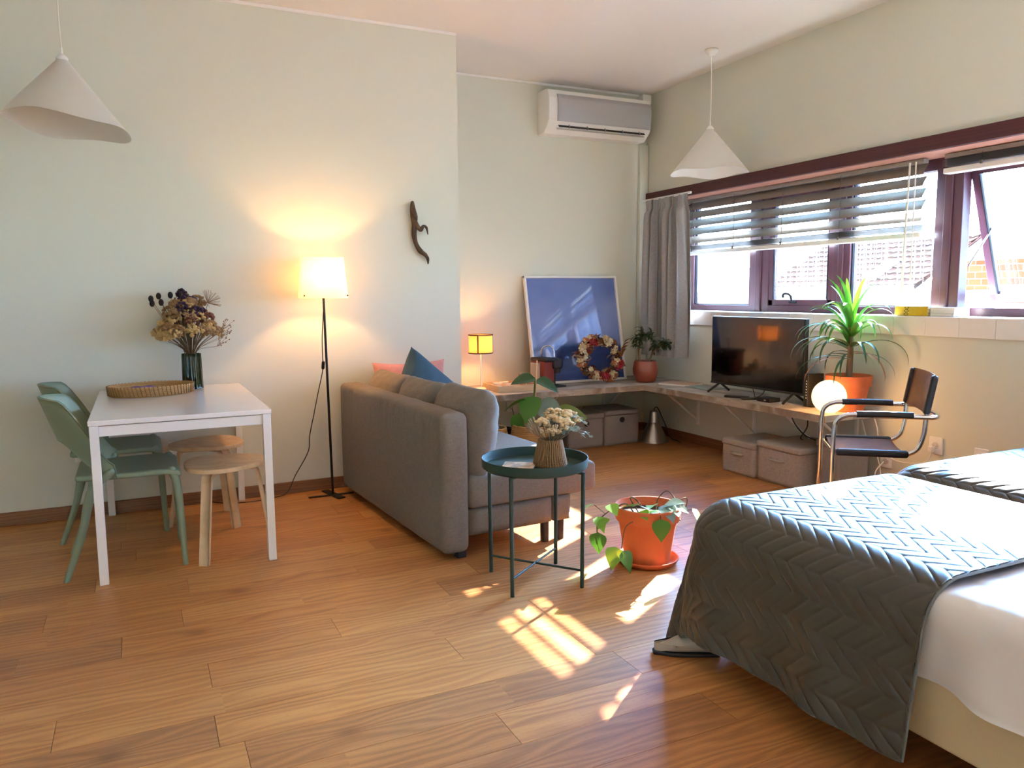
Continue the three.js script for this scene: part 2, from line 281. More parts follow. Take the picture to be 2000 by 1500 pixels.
for (let i = 0; i < mull.length - 1; i++) {
  const w = structGroup('window_' + (i + 1)), a = mull[i][1], b = mull[i + 1][0], m = (a + b) / 2;
  part('frame', [rbox(FD, 0.05, b - a + 0.02, 0.004, XW, YS + 0.025, m), rbox(FD, 0.07, b - a + 0.02, 0.004, XW, YT - 0.035, m)], M.frame, w);
  if (i === 0) part('jamb', rbox(FD, YT - YS, 0.065, 0.004, XW, (YS + YT) / 2, -5.4175), M.frame, w);
  const [c, d] = mull[i + 1];   // mullion right of this pane: two stiles with a rib between
  part('mullion', [rbox(FD, YT - YS, (d - c) * 0.42, 0.005, XW, (YS + YT) / 2, c + (d - c) * 0.21), rbox(FD, YT - YS, (d - c) * 0.42, 0.005, XW, (YS + YT) / 2, d - (d - c) * 0.21), rbox(FD + 0.02, YT - YS, (d - c) * 0.3, 0.008, XW - 0.002, (YS + YT) / 2, (c + d) / 2)], M.frame, w);
  const opening = i === 1 || i === 3, y0 = YS + 0.05, y1 = YT - 0.07;
  if (!opening) {
    part('pane', box(0.006, y1 - y0, b - a, XW, (y0 + y1) / 2, m), M.glass, w); if (i < 4) streaks(w, XW - 0.0045, y0, y1, a + 0.01, b - 0.01, 11 + i, i ? 30 : 75);
    part('gasket', [box(0.02, y1 - y0, 0.008, XW - 0.01, (y0 + y1) / 2, a + 0.004), box(0.02, y1 - y0, 0.008, XW - 0.01, (y0 + y1) / 2, b - 0.004), box(0.02, 0.008, b - a, XW - 0.01, y0 + 0.004, m)], M.gasket, w);
  } else {
    const sash = new THREE.Group(); sash.name = 'sash'; w.add(sash); const hgt = y1 - y0, st = 0.045;
    part('sash_frame', [rbox(0.045, hgt, st, 0.004, 0, -hgt / 2, -(b - a) / 2 + st / 2), rbox(0.045, hgt, st, 0.004, 0, -hgt / 2, (b - a) / 2 - st / 2), rbox(0.045, st, b - a, 0.004, 0, -st / 2, 0), rbox(0.045, st, b - a, 0.004, 0, -hgt + st / 2, 0)], M.frame, sash);
    part('pane', box(0.006, hgt - 2 * st, b - a - 2 * st, 0, -hgt / 2, 0), M.glass, sash); if (i < 4) streaks(sash, -0.0045, -hgt + st, -st, -(b - a) / 2 + st, (b - a) / 2 - st, 21 + i, 28);
    part('gasket', [box(0.012, hgt - 2 * st, 0.007, -0.018, -hgt / 2, -(b - a) / 2 + st + 0.003), box(0.012, hgt - 2 * st, 0.007, -0.018, -hgt / 2, (b - a) / 2 - st - 0.003)], M.gasket, sash);
    sash.position.set(XW + (i === 3 ? 0.03 : -0.01), y1, m);
    if (i === 3) {
      sash.rotation.z = 0.33;     // pushed open at the foot
      part('stay_arm', bar([XW, 1.38, a + 0.03], [XW + 0.17, 1.6, a + 0.05], 0.006), M.steel, w, 'thin metal stay arm');
    } else {
      part('handle', [rbox(0.012, 0.02, 0.07, 0.004, XW - 0.04, y0 + 0.025, m - 0.05), bar([XW - 0.05, y0 + 0.03, m - 0.05], [XW - 0.06, y0 + 0.075, m - 0.05], 0.008), tube([[XW - 0.06, y0 + 0.07, m - 0.05], [XW - 0.062, y0 + 0.085, m - 0.07], [XW - 0.062, y0 + 0.083, m - 0.12], [XW - 0.06, y0 + 0.06, m - 0.125]], 0.008, 16, 8)], M.gasket, w, 'dark cranked window handle');
    }
  }
}
// ---------- venetian blinds ----------
function blind(label, z0, z1, drop, ladders, x = 4.265) {
  const L = z1 - z0, zc = (z0 + z1) / 2, t = thing('venetian_blind', label, 'blind', [x, YT - 0.003, zc]);
  const arc = (w, th) => sheet(6, 1, (u, v) => { const s = (u - 0.5) * w; return V(s, 0.0035 * (1 - (2 * u - 1) ** 2), (v - 0.5) * L); }, th);
  const slatG = arc(0.075, 0.0007);
  part('head_rail', rbox(0.045, 0.028, L, 0.003, 0, -0.015, 0), M.slat, t);
  const n = drop ? 5 : 0, pitch = 0.0685; let y = -0.045;
  for (let i = 0; i < n; i++) { const s = part('slat', slatG, M.slat, t); s.position.set(0, y - 0.018, 0); s.rotation.z = 0.95; y -= pitch; }
  const st = drop ? y + 0.004 : -0.032;
  for (let i = 0; i < 8; i++) { const s = part('slat', slatG, M.slat, t); s.position.set(0, st - 0.005 * i - 0.006, 0); }
  part('bottom_rail', rbox(0.062, 0.032, L, 0.006, 0, st - 0.065, 0), M.white, t, 'white bottom rail');
  for (const lz of ladders) { const z = lz - zc; for (const s of [-1, 1]) part('ladder_cord', bar([s * 0.03, -0.02, z], [s * 0.03, st - 0.05, z], 0.0018, 6), M.cord, t); part('cord_clip', rbox(0.008, 0.022, 0.014, 0.003, -0.038, st - 0.045, z), M.cord, t); }
  return t;
}
const b1 = blind('half lowered grey venetian blind beside the grey curtain', -5.42, -3.16, true, [-5.273, -4.771, -4.268, -3.754, -3.25]);
part('tilt_wand', [bar([-0.05, -0.02, 1.06], [-0.055, -0.83, 1.045], 0.006, 8)], M.cordWhite, b1);
part('pull_cord', [bar([-0.05, -0.02, 1.10], [-0.05, -0.68, 1.10], 0.004, 8), bar([-0.05, -0.68, 1.10], [-0.05, -0.72, 1.10], 0.008, 8, 0.005)], M.cordWhite, b1);
blind('venetian blind raised to the top over the tilted-open window', -3.03, -1.48, false, [-2.8, -2.2, -1.6]);
blind('raised venetian blind over the windows beside the bed heads', -1.46, 1.05, false, [-1.2, -0.2, 0.9]);

// ---------- outside ----------
struct('street_ground', span(5, 60, -3.4, -3.3, -45, 30), S(0x77777a, 0.9));
struct('eave', span(XO, XO + 0.3, 2.07, 2.17, ZR - 1, Z1 + 3), M.white);
{
  const pale = S(0xd3d0c8, 0.9), paler = S(0xe4e2dc, 0.9), tileM = S(0xffffff, 0.85, { map: dataTex(128, 128, (u, v, x, y) => mixc([92, 74, 66], [142, 118, 104], noise2(x * 0.4, y * 0.4))) });
  const h1 = thing('neighbour_house', 'pale house with a brown clay tiled roof seen through the windows', 'house', [14, -3.3, -12.3]);
  part('wall', uvBox(6, 4.75, 3.9, 3, 2.375, 0.0), pale, h1);
  const tw = 0.21, ct = 0.26, NR = 9, rows = [];
  for (let k = 0; k < NR; k++) rows.push(sheet(Math.round(4.3 / tw) * 6, 1, (u, v) => { const z = -2.1 + u * 4.1, s = (k + v * 1.12) * ct; return V(-0.25 + s * 0.88, 4.62 + s * 0.47 - v * 0.035 + 0.04 + 0.028 * Math.abs(Math.sin(z / tw * Math.PI)), z); }, 0.02));
  const tl = part('roof_tiles', rows, tileM, h1); tl.userData.kind = 'stuff';
  part('roof_deck', sheet(1, 1, (u, v) => V(-0.25 + u * 2.3, 4.58 + u * 1.2, -2.1 + v * 4.1), 0.06), tileM, h1);
  part('gutter', rbox(0.14, 0.12, 4.1, 0.03, -0.3, 4.6, -0.05), paler, h1);
  part('skylight_flashing', move(rbox(0.9, 0.06, 0.35, 0.02), 0.35, 5.0, 0.75, 0, 0, 0.49), M.white, h1);
  const h2 = thing('brick_building', 'orange brick building with a grey gable and a pale shutter', 'building', [14.2, -3.3, -9.1]);
  const brick = S(0xffffff, 0.9, { map: rep(dataTex(256, 256, (u, v) => { const row = Math.floor(v * 16), bx = (u * 8 + (row % 2) * 0.5) % 1, by = (v * 16) % 1; return bx < 0.06 || by < 0.12 ? [176, 158, 142] : mixc([158, 74, 42], [190, 104, 66], noise2(Math.floor(u * 8 + (row % 2) * 0.5) * 3.7, row * 5.1)); }), 0.5, 0.5) });
  part('wall', uvBox(5, 5.15, 2.1, 2.5, 2.575, 0), brick, h2);
  part('gable', [new THREE.ExtrudeGeometry(new THREE.Shape([[-0.1, 0], [2.6, 0], [2.6, 1.5], [1.5, 1.2]].map(([a, b]) => new THREE.Vector2(a, b))), { depth: 0.3, bevelEnabled: false })].map((g) => move(g, 0.1, 5.15, -0.15, -Math.PI / 2)), S(0x8a8c8f, 0.9), h2);
  part('eaves_band', rbox(0.2, 0.12, 2.1, 0.02, -0.06, 5.15, 0), paler, h2);
  for (let k = 0; k < 10; k++) part('shutter_slat', rbox(0.05, 0.11, 1.9, 0.015, -0.03, 3.4 + k * 0.122, 0.1), paler, h2);
  const h3 = thing('white_house', 'whitewashed low house behind the end window pane', 'house', [15, -3.3, -18.5]);
  part('wall', uvBox(5, 5.0, 7.5, 2.5, 2.5, 0), paler, h3);
  part('roof', rbox(5.3, 0.2, 7.8, 0.05, 2.5, 5.1, 0), pale, h3);
}
// ---------- dining corner ----------
{
  const t = thing('dining_table', 'white dining table with straight square legs against the wall', 'table', [0.158, 0, -4.287]);
  part('tabletop', rbox(0.75, 0.022, 1.235, 0.004, 0, 0.709, 0), M.whiteGloss, t);
  const lx = 0.353, lz = 0.596;
  for (const sx of [-1, 1]) for (const sz of [-1, 1]) part('leg', rbox(0.036, 0.698, 0.036, 0.003, sx * lx, 0.349, sz * lz), M.white, t);
  for (const s of [-1, 1]) { part('apron', rbox(0.67, 0.045, 0.018, 0.003, 0, 0.672, s * lz), M.white, t); part('apron', rbox(0.018, 0.045, 1.155, 0.003, s * lx, 0.672, 0), M.white, t); }
}
{ // sage plastic chairs, facing +x
  const c = thing('dining_chair', 'sage green plastic chair tucked under the front end of the white table', 'chair', [-0.105, 0, -4.01], 0, 'sage green plastic chairs');
  part('seat', softBox(0.43, 0.028, 0.42, 0.013, [18, 3, 18], (v, n, u) => V(0, -0.012 * (1 - u.x * u.x) * (1 - u.z * u.z) - (u.x > 0.6 ? (u.x - 0.6) ** 2 * 0.12 : 0), -Math.sign(v.z) * Math.max(0, -u.x) ** 2 * 0.02 * Math.abs(u.z))).translate(0.03, 0.447, 0), M.green, c);
  part('backrest', sheet(36, 12, (u, v) => {
    const ph = (u - 0.5) * 2, a = ph * 80 * RAD, k = Math.abs(ph);
    const top = 0.80 - 0.03 * k * k - 0.27 * sstep(0.55, 1.0, k) , bot = lerp(0.60, 0.435, sstep(0.25, 0.95, k)), y = lerp(bot, Math.max(top, bot + 0.03), v);
    const lean = (y - 0.45) * 0.33;
    return V(0.02 - 0.225 * Math.cos(a) - lean * (0.35 + 0.65 * Math.cos(a)), y, 0.215 * Math.sin(a) * (1 + 0.1 * (y - 0.45)));
  }, 0.012), M.green, c);
  for (const s of [-1, 1]) {
    part('leg', taperTube([[0.205, 0.445, s * 0.185], [0.222, 0.40, s * 0.192], [0.242, 0, s * 0.208]], [0.022, 0.019, 0.013], 14, 10), M.green, c);
    part('leg', taperTube([[-0.04, 0.47, s * 0.208], [-0.115, 0.40, s * 0.206], [-0.17, 0.2, s * 0.208], [-0.242, 0, s * 0.214]], [0.017, 0.022, 0.017, 0.013], 18, 10), M.green, c);
  }
  copyOf(c, 'dining_chair', [-0.165, 0, -4.62], 0, 'sage green moulded plastic chair under the white table close to the wall', 'sage green plastic chairs');
}
{ // bentwood stools
  const tri = new THREE.Shape(), R0 = 0.185; const pt = (a) => { const k = R0 * (1 + 0.07 * Math.cos(3 * a)); return [k * Math.cos(a), k * Math.sin(a)]; };
  for (let i = 0; i <= 60; i++) { const [x, y] = pt(i / 60 * 2 * Math.PI); i ? tri.lineTo(x, y) : tri.moveTo(x, y); }
  const s = thing('stool', 'birch three-legged stool at the front of the white table', 'stool', [0.335, 0, -3.915], 0, 'birch stools');
  const top = new THREE.ExtrudeGeometry(tri, { depth: 0.014, bevelEnabled: true, bevelSize: 0.006, bevelThickness: 0.004, bevelSegments: 3, curveSegments: 4 }); top.rotateX(-Math.PI / 2); top.translate(0, 0.432, 0);
  { const u = top.attributes.uv, p = top.attributes.position; for (let i = 0; i < u.count; i++) u.setXY(i, p.getX(i) * 1.2, p.getZ(i) * 2); }
  part('seat', top, M.birch, s);
  const prof = (w) => { // bent leg: flat strip running out under the seat, bending down
    const pts = []; for (let i = 0; i <= 16; i++) { const t = i / 16; let x, y; if (t < 0.3) { x = lerp(0.02, 0.12, t / 0.3); y = 0.424; } else if (t < 0.55) { const a = (t - 0.3) / 0.25 * 80 * RAD; x = 0.12 + 0.045 * Math.sin(a); y = 0.424 - 0.045 * (1 - Math.cos(a)); } else { const k = (t - 0.55) / 0.45; x = lerp(0.1643, 0.222, k); y = lerp(0.3868, 0, k); } pts.push([x, y]); }
    return sheet(2, 16, (u, v) => { const [x, y] = pts[Math.round(v * 16)]; return V(x, y, (u - 0.5) * w); }, 0.021, 0.1, 0.6);
  };
  for (const a of [125, 5, 245]) { const l = part('leg', prof(0.045), M.birch, s); l.rotation.y = -a * RAD; }
  const s2 = copyOf(s, 'stool', [0.31, 0, -4.49], -0.95, 'birch three-legged stool behind the other stool, by the wall', 'birch stools');
}
function coilRing(rx, rz, y, r, wob = 0) { return tube([...Array(28)].map((_, i) => { const a = i / 28 * 2 * Math.PI; return [Math.cos(a) * rx + wob * Math.sin(i * 2.3), y + wob * Math.cos(i * 3.1), Math.sin(a) * rz]; }), r, 90, 7, true); }
{
  const t = thing('woven_tray', 'oval woven seagrass tray with a purple cloth on the white table', 'tray', [0.045, 0.72, -4.56], 0.12);
  const bs = []; for (let i = 1; i <= 8; i++) bs.push(coilRing(0.024 * i, 0.0165 * i, 0.006, 0.0085)); part('base', bs, M.straw, t);
  const rim = []; for (let i = 0; i < 5; i++) rim.push(coilRing(0.2 + i * 0.002, 0.14 + i * 0.002, 0.01 + i * 0.0095, 0.0072, 0.001)); part('rim', rim, M.straw, t);
  const st = []; for (let i = 0; i < 64; i++) { const a = i / 64 * 6.283; st.push(bar([Math.cos(a) * 0.209, 0.006, Math.sin(a) * 0.149], [Math.cos(a + 0.05) * 0.214, 0.056, Math.sin(a + 0.05) * 0.154], 0.0035, 5)); } part('wrapping', st, M.strawDark, t);
  solo('folded_cloth', sheet(20, 14, (u, v) => V((u - 0.5) * 0.17, 0.014 + 0.018 * fbm(u * 4 + 3, v * 4, 3) * Math.sin(Math.PI * u) + 0.012 * Math.sin(Math.PI * v), (v - 0.5) * 0.13), 0.003).translate(0.0, 0.728, -4.57), S(0x6a4a86, 0.9), 'purple cloth lying in the woven tray', 'cloth');
}
{
  const v = thing('glass_vase', 'green ribbed glass vase on the white table', 'vase', [0.262, 0.72, -4.735]);
  const ribs = (r0, y, tw) => sheet(72, 10, (u, t) => { const a = u * 2 * Math.PI, k = 0.05 - 0.004 * t + 0.0035 * Math.cos(a * 11); return V(k * Math.cos(a), t * 0.2, k * Math.sin(a)); }, 0.004);
  part('body', ribs(), P({ color: 0x5d7d55, roughness: 0.05, transmission: 0.9, thickness: 0, ior: 1.5 }), v);
  part('foot', cyl(0.048, 0.048, 0.008, 0, 0, 0, 32), P({ color: 0x3f6040, roughness: 0.05, transmission: 0.8, thickness: 0 }), v);
  const f = thing('dried_bouquet', 'bunch of dried brown and cream flowers in the green vase', 'flowers', [0.262, 0.73, -4.735]);
  const r = rng(9), cream = S(0xbf9b62, 0.95), tan = S(0x8e6a44, 0.95), dark = S(0x3a2328, 0.95), blk = S(0x211316, 0.9), pur = S(0x3d2440, 0.95), rust = S(0x74402c, 0.95);
  const blob = (rad, n, petal) => { const g = []; for (let i = 0; i < n; i++) { const a = r() * 6.28, b = Math.acos(2 * r() - 1) * 0.75, d = V(Math.sin(b) * Math.cos(a), Math.cos(b), Math.sin(b) * Math.sin(a)), q = new THREE.IcosahedronGeometry(petal * (0.7 + 0.6 * r()), 0); q.scale(1, 0.6, 1); q.rotateX(r() * 3); q.translate(d.x * rad, d.y * rad * 0.7, d.z * rad); g.push(q); } return merge(g); };
  const variants = [[cream, 0.032, 24, 0.011], [tan, 0.03, 22, 0.012], [tan, 0.038, 34, 0.008], [dark, 0.03, 30, 0.009], [rust, 0.034, 28, 0.009], [pur, 0.026, 22, 0.008]].map(([m, a, b, c]) => [m, blob(a, b, c)]);
  const stem = (to, rad = 0.0016) => part('stem', tube([[to[0] * 0.1, 0.02, to[2] * 0.1], [to[0] * 0.18, 0.2, to[2] * 0.18], to], rad, 10, 5), M.stem, f);
  for (let i = 0; i < 84; i++) {
    const a = r() * 6.28, k = Math.sqrt(r()), R = 0.165 * k, y = 0.27 + 0.2 * (1 - k * k) * (0.6 + 0.5 * r()) + 0.05 * r(), p = [Math.cos(a) * R, y, Math.sin(a) * R];
    const [m, g] = variants[k > 0.6 && y < 0.36 ? Math.floor(r() * 2) : Math.floor(r() * 6)], h = part('flower_head', g, m, f); h.position.set(...p); h.rotation.set(r(), r() * 6, r() * 0.6); stem(p);
  }
  const thistle = new THREE.SphereGeometry(0.016, 10, 8); thistle.scale(0.85, 1.2, 0.85);
  for (const p of [[-0.19, 0.50, 0.02], [-0.186, 0.475, 0.05], [-0.15, 0.515, -0.01], [-0.14, 0.48, 0.03], [-0.09, 0.52, 0.0], [-0.045, 0.525, 0.03], [-0.03, 0.54, 0.0]]) { part('thistle_head', thistle, blk, f).position.set(...p); stem(p, 0.0013); }
  const burst = []; for (let i = 0; i < 46; i++) { const a = r() * 6.28, b = Math.acos(1 - 1.3 * r()), d = [Math.sin(b) * Math.cos(a) * 0.075, Math.cos(b) * 0.075, Math.sin(b) * Math.sin(a) * 0.075]; burst.push(bar([0, 0, 0], d, 0.0009, 4)); }
  const bu = part('seed_burst', burst, tan, f); bu.position.set(0.1, 0.475, 0.03); stem([0.1, 0.47, 0.03]);
  for (const [x, y, z] of [[0.2, 0.32, 0.02], [0.21, 0.36, 0.0], [0.17, 0.26, 0.05], [0.19, 0.3, -0.03]]) { const g = []; for (let i = 0; i < 9; i++) { const q = new THREE.IcosahedronGeometry(0.0042, 0), e = [x + (r() - 0.5) * 0.07, y + (r() - 0.5) * 0.06, z + (r() - 0.5) * 0.06]; q.translate(...e); g.push(q, bar([x * 0.8, y * 0.88, z], e, 0.0007, 4)); } part('sprig', g, tan, f); stem([x * 0.8, y * 0.88, z], 0.001); }
}
// ---------- lamps ----------
function bulbLight(parent, x, y, z, color, cd, r = 0.022) {
  part('bulb', new THREE.SphereGeometry(r, 16, 12).translate(x, y, z), S(0xffe2b0, 0.4, { emissive: color, emissiveIntensity: 6 }), parent);
  const l = new THREE.PointLight(color, cd, 0, 2); l.position.set(x, y, z); l.castShadow = true; l.shadow.radius = 1.2; parent.add(l);
}
{
  const t = thing('floor_lamp', 'black floor lamp with a glowing cream shade in front of the wall', 'lamp', [1.035, 0, -4.735]);
  part('base', [rbox(0.28, 0.006, 0.022, 0.002, -0.01, 0.004, -0.0), move(rbox(0.05, 0.006, 0.24, 0.002), 0.004, 0.006, -0.01, 0.22)], M.blackMetal, t);
  part('pole', bar([0, 0.004, 0], [-0.02, 1.3, 0.025], 0.0075), M.blackMetal, t);
  part('shade', sheet(56, 6, (u, v) => { const a = u * 2 * Math.PI, w = lerp(0.142, 0.121, v), d = lerp(0.1, 0.088, v), e = 0.55, c = Math.cos(a), s = Math.sin(a); return V(-0.02 + w * Math.sign(c) * Math.abs(c) ** e, 1.225 + 0.243 * v, 0.02 + d * Math.sign(s) * Math.abs(s) ** e); }, 0.0015), P({ color: 0xf7efe0, roughness: 0.8, transmission: 0.5, thickness: 0, side: THREE.DoubleSide }), t, 'cream plastic shade');
  for (const s of [-1, 1]) part('rivet', new THREE.SphereGeometry(0.005, 8, 6).translate(-0.02 + s * 0.128, 1.24, 0.104), M.blackMetal, t);
  part('socket', cyl(0.016, 0.014, 0.05, -0.02, 1.28, 0.024), M.white, t);
  bulbLight(t, -0.02, 1.36, 0.024, 0xffbc72, 0.95, 0.028);
  part('cord', tube([[-0.015, 1.2, 0.01], [-0.03, 1.0, 0.0], [-0.022, 0.86, -0.05], [-0.01, 0.8, -0.1], [-0.045, 0.62, -0.13], [-0.07, 0.5, -0.14], [-0.1, 0.36, -0.15], [-0.11, 0.27, -0.15], [-0.2, 0.12, -0.14], [-0.26, 0.02, -0.12], [-0.33, 0.006, -0.1], [-0.5, 0.006, -0.06], [-0.62, 0.006, -0.1], [-0.73, 0.02, -0.135]], 0.003, 120, 6), M.black, t);
  part('cord_switch', move(rbox(0.02, 0.055, 0.018, 0.008), -0.012, 0.81, -0.09, 0, 0.4), M.black, t);
}
{ // pendant cones with a wavy hem
  const mk = (label, pos, cordLen, rot, tilt) => {
    const t = thing('pendant_lamp', label, 'pendant lamp', pos, rot, 'white cone pendants');
    part('shade', sheet(96, 14, (u, v) => { const a = u * 2 * Math.PI, R = lerp(0.022, 0.268, v), w = 1 + 0.025 * v * Math.cos(4 * a); return V(R * w * Math.cos(a), -0.02 - 0.3 * v - 0.009 * v ** 3 * Math.cos(4 * a) - tilt * v * Math.cos(a), R * w * Math.sin(a)); }, 0.0015), M.shade, t);
    part('cap', lathe([[0.0, 0.005], [0.012, 0.004], [0.026, -0.012], [0.024, -0.026], [0.0, -0.026]], 24), M.white, t);
    part('cord_grip', cyl(0.006, 0.005, 0.035, 0, 0, 0, 12), M.white, t);
    part('cord', tube([[0, 0.03, 0], [-0.004, cordLen * 0.3, 0.003], [0.002, cordLen * 0.7, 0], [0, cordLen, 0]], 0.0035, 30, 6), M.cordWhite, t);
    part('socket', cyl(0.018, 0.02, 0.06, 0, -0.09, 0, 16), M.white, t);
    part('ceiling_cup', lathe([[0, cordLen], [0.045, cordLen], [0.045, cordLen - 0.015], [0.02, cordLen - 0.045], [0, cordLen - 0.045]], 24), M.white, t);
    return t;
  };
  mk('white cone pendant lamp with a wavy hem hanging over the dining table', [-0.247, 2.36, -4.28], 0.58, 0.35, 0.03);
  mk('white cone pendant lamp with a wavy hem hanging by the window wall above the television', [3.75, 2.412, -4.49], 0.528, 0.75, 0.0);
}
{ // driftwood on the wall
  const K = 0.00330, o = [1.652, 1.825], pt = (x, y, z) => [1.63 + (x - 220) / 10 * K, 1.895 - (y) / 10 * K, ZA + z];
  const t = thing('driftwood', 'twisted brown driftwood branch hung on the wall', 'wall decoration');
  const M1 = S(0xffffff, 0.95, { map: woodTex(99, [52, 38, 28], [88, 66, 48], [128, 102, 76], 256, 256, 2) });
  part('branch', taperTube([pt(290, 180, 0.022), pt(285, 300, 0.03), pt(310, 450, 0.03), pt(320, 600, 0.024), pt(310, 800, 0.022), pt(345, 980, 0.026), pt(440, 1130, 0.028), pt(540, 1200, 0.026), pt(590, 1280, 0.022), pt(592, 1360, 0.02)], [0.012, 0.019, 0.024, 0.018, 0.017, 0.014, 0.018, 0.013, 0.011, 0.005], 50, 12), M1, t);
  part('fork', taperTube([pt(320, 540, 0.032), pt(385, 660, 0.038), pt(435, 710, 0.04), pt(480, 640, 0.042), pt(540, 650, 0.042), pt(580, 790, 0.04)], [0.015, 0.014, 0.013, 0.011, 0.01, 0.003], 40, 10), M1, t);
}
// ---------- sofa ----------
{
  const t = thing('sofa', 'grey fabric sofa bed with a padded back, seat facing the window', 'sofa', [1.215, 0, -3.255], 0.062);
  const L = 1.57;   // local: x into the seat, -z along the back
  part('back_panel', softBox(0.135, 0.66, L, 0.032, [8, 48, 260], (v, n, u) => {
    const top = sstep(-0.05, 0.75, u.y) * (1 - sstep(0.85, 1, u.y)), w = n.x < -0.5 ? 0.006 * top * (fbm((v.z + 3) * 58, (v.y + 1) * 3, 2) - 0.5) * 2 * sstep(-0.9, -0.4, -u.z + 0.2) : 0;
    return V(n.x * 0.012 * (1 - u.y ** 2) * (1 - u.z ** 4) + n.x * w * -1 * -1 * 0.9, n.y * 0.006 * fbm(v.z * 9 + 4, 2, 2), n.z * 0.008 * (1 - u.y ** 2));
  }).translate(0.0675, 0.365, -L / 2), M.sofa, t);
  part('seat', softBox(0.73, 0.155, L, 0.03, [24, 6, 40], (v, n, u) => V(n.x * 0.01 * (1 - u.z ** 4), n.y * 0.008 * (1 - u.x ** 2) * (1 - u.z ** 2), n.z * 0.006)).translate(0.495, 0.312, -L / 2), M.sofa, t);
  part('base', softBox(0.46, 0.13, L - 0.02, 0.008, [6, 3, 10]).translate(0.365, 0.17, -L / 2), M.sofa, t);
  part('front_rail', softBox(0.105, 0.13, L - 0.02, 0.008, [4, 3, 10]).translate(0.655, 0.17, -L / 2), M.sofa, t);
  part('foot', rbox(0.045, 0.04, 0.045, 0.004, 0.105, 0.02, -0.05), M.black, t); part('foot', rbox(0.045, 0.04, 0.045, 0.004, 0.105, 0.02, -L + 0.05), M.black, t);
  for (const [x, z] of [[0.575, -0.05], [0.665, -0.05], [0.575, -L + 0.06], [0.665, -L + 0.06]]) part('foot', cyl(0.022, 0.022, 0.105, x, 0, z, 20), S(0x201a19, 0.55), t);
}
const pillowGeo = (w, h, th, seed, n = 26) => softBox(w, h, th, th * 0.42, [n, n, 8], (v, n, u) => {
  const e = Math.max(Math.abs(u.x), Math.abs(u.y)), puff = (1 - Math.abs(u.x) ** 3) * (1 - Math.abs(u.y) ** 3), cor = Math.abs(u.x * u.y) ** 3;
  return V(-Math.sign(v.x) * (1 - cor) * 0.02 * Math.abs(u.y) ** 0 * (Math.abs(u.x) > 0.5 ? 1 : 0) * 0.4, -Math.sign(v.y) * (1 - cor) * 0.012 * (Math.abs(u.y) > 0.5 ? 1 : 0), (puff - 0.55) * v.z * 0.85 + 0.012 * (fbm(u.x * 3 + seed, u.y * 3 + seed, 3) - 0.5) + 0.006 * Math.sin(u.x * 14 + seed) * Math.abs(u.y) ** 3 + 0.010 * (fbm(u.x * 2.2 + seed * 3, u.y * 9, 3) - 0.5) * Math.sign(v.z || 1));
});
{
  const g = pillowGeo(0.53, 0.45, 0.18, 3), pos = [[1.432, 0.572, -3.535], [1.402, 0.562, -4.06], [1.37, 0.56, -4.575]], lab = ['grey back cushion on the sofa next to the green tray table', 'grey middle back cushion of the sofa', 'grey back cushion of the sofa against the wall'];
  for (let i = 0; i < 3; i++) { const c = thing('sofa_cushion', lab[i], 'cushion', pos[i], 0.062, 'grey sofa back cushions'); const m = part('cover', i ? pillowGeo(0.53, 0.44, 0.17, 3 + i * 2) : g, M.sofa, c); m.rotation.set(0, -Math.PI / 2, 0); m.rotation.order = 'YXZ'; m.rotation.x = -0.16;
  }
}
function cornerPillow(w, h, T, seed) {   // two panels sewn at the edge, with pointed corners
  const side = (s) => sheet(34, 34, (u, v) => { const x = u * 2 - 1, y = v * 2 - 1, k = Math.pow(Math.max(0, (1 - x * x) * (1 - y * y)), 0.42), wr = 0.012 * (fbm(x * 3 + seed, y * 3 - seed, 3) - 0.5) * k; return V(s * x * w / 2 * (1 - 0.09 * (1 - y * y)), y * h / 2 * (1 - 0.09 * (1 - x * x)), s * (T / 2 * k + wr + 0.0006)); });
  return merge([side(1), side(-1)]);
}
{
  const blue = S(0xffffff, 0.9, { map: rep(fabricCol([48, 75, 88], 0.25, 31), 3, 3) }), pink = S(0xffffff, 0.95, { map: rep(fabricCol([206, 138, 126], 0.2, 33), 3, 3) });
  const b = thing('throw_pillow', 'petrol blue pillow standing on its corner on the sofa', 'pillow', [1.56, 0.625, -4.47], 0.5);
  const m = part('cover', cornerPillow(0.44, 0.44, 0.22, 21), blue, b); m.rotation.set(-0.22, 0, Math.PI / 4 + 0.12);
  const p = thing('throw_pillow', 'pink pillow leaning on the wall behind the blue pillow', 'pillow', [1.585, 0.585, -4.80], 0.05);
  const q = part('cover', cornerPillow(0.5, 0.46, 0.15, 27), pink, p); q.rotation.x = -0.15;
  solo('dark_scarf', softBox(0.12, 0.06, 0.1, 0.025, [8, 4, 8], (v, n, u) => V(0, 0.012 * Math.sin(u.x * 6), 0)).translate(1.56, 0.80, -4.58), S(0x3a302e, 0.95), 'dark folded scarf on top of the sofa cushions', 'scarf');
}
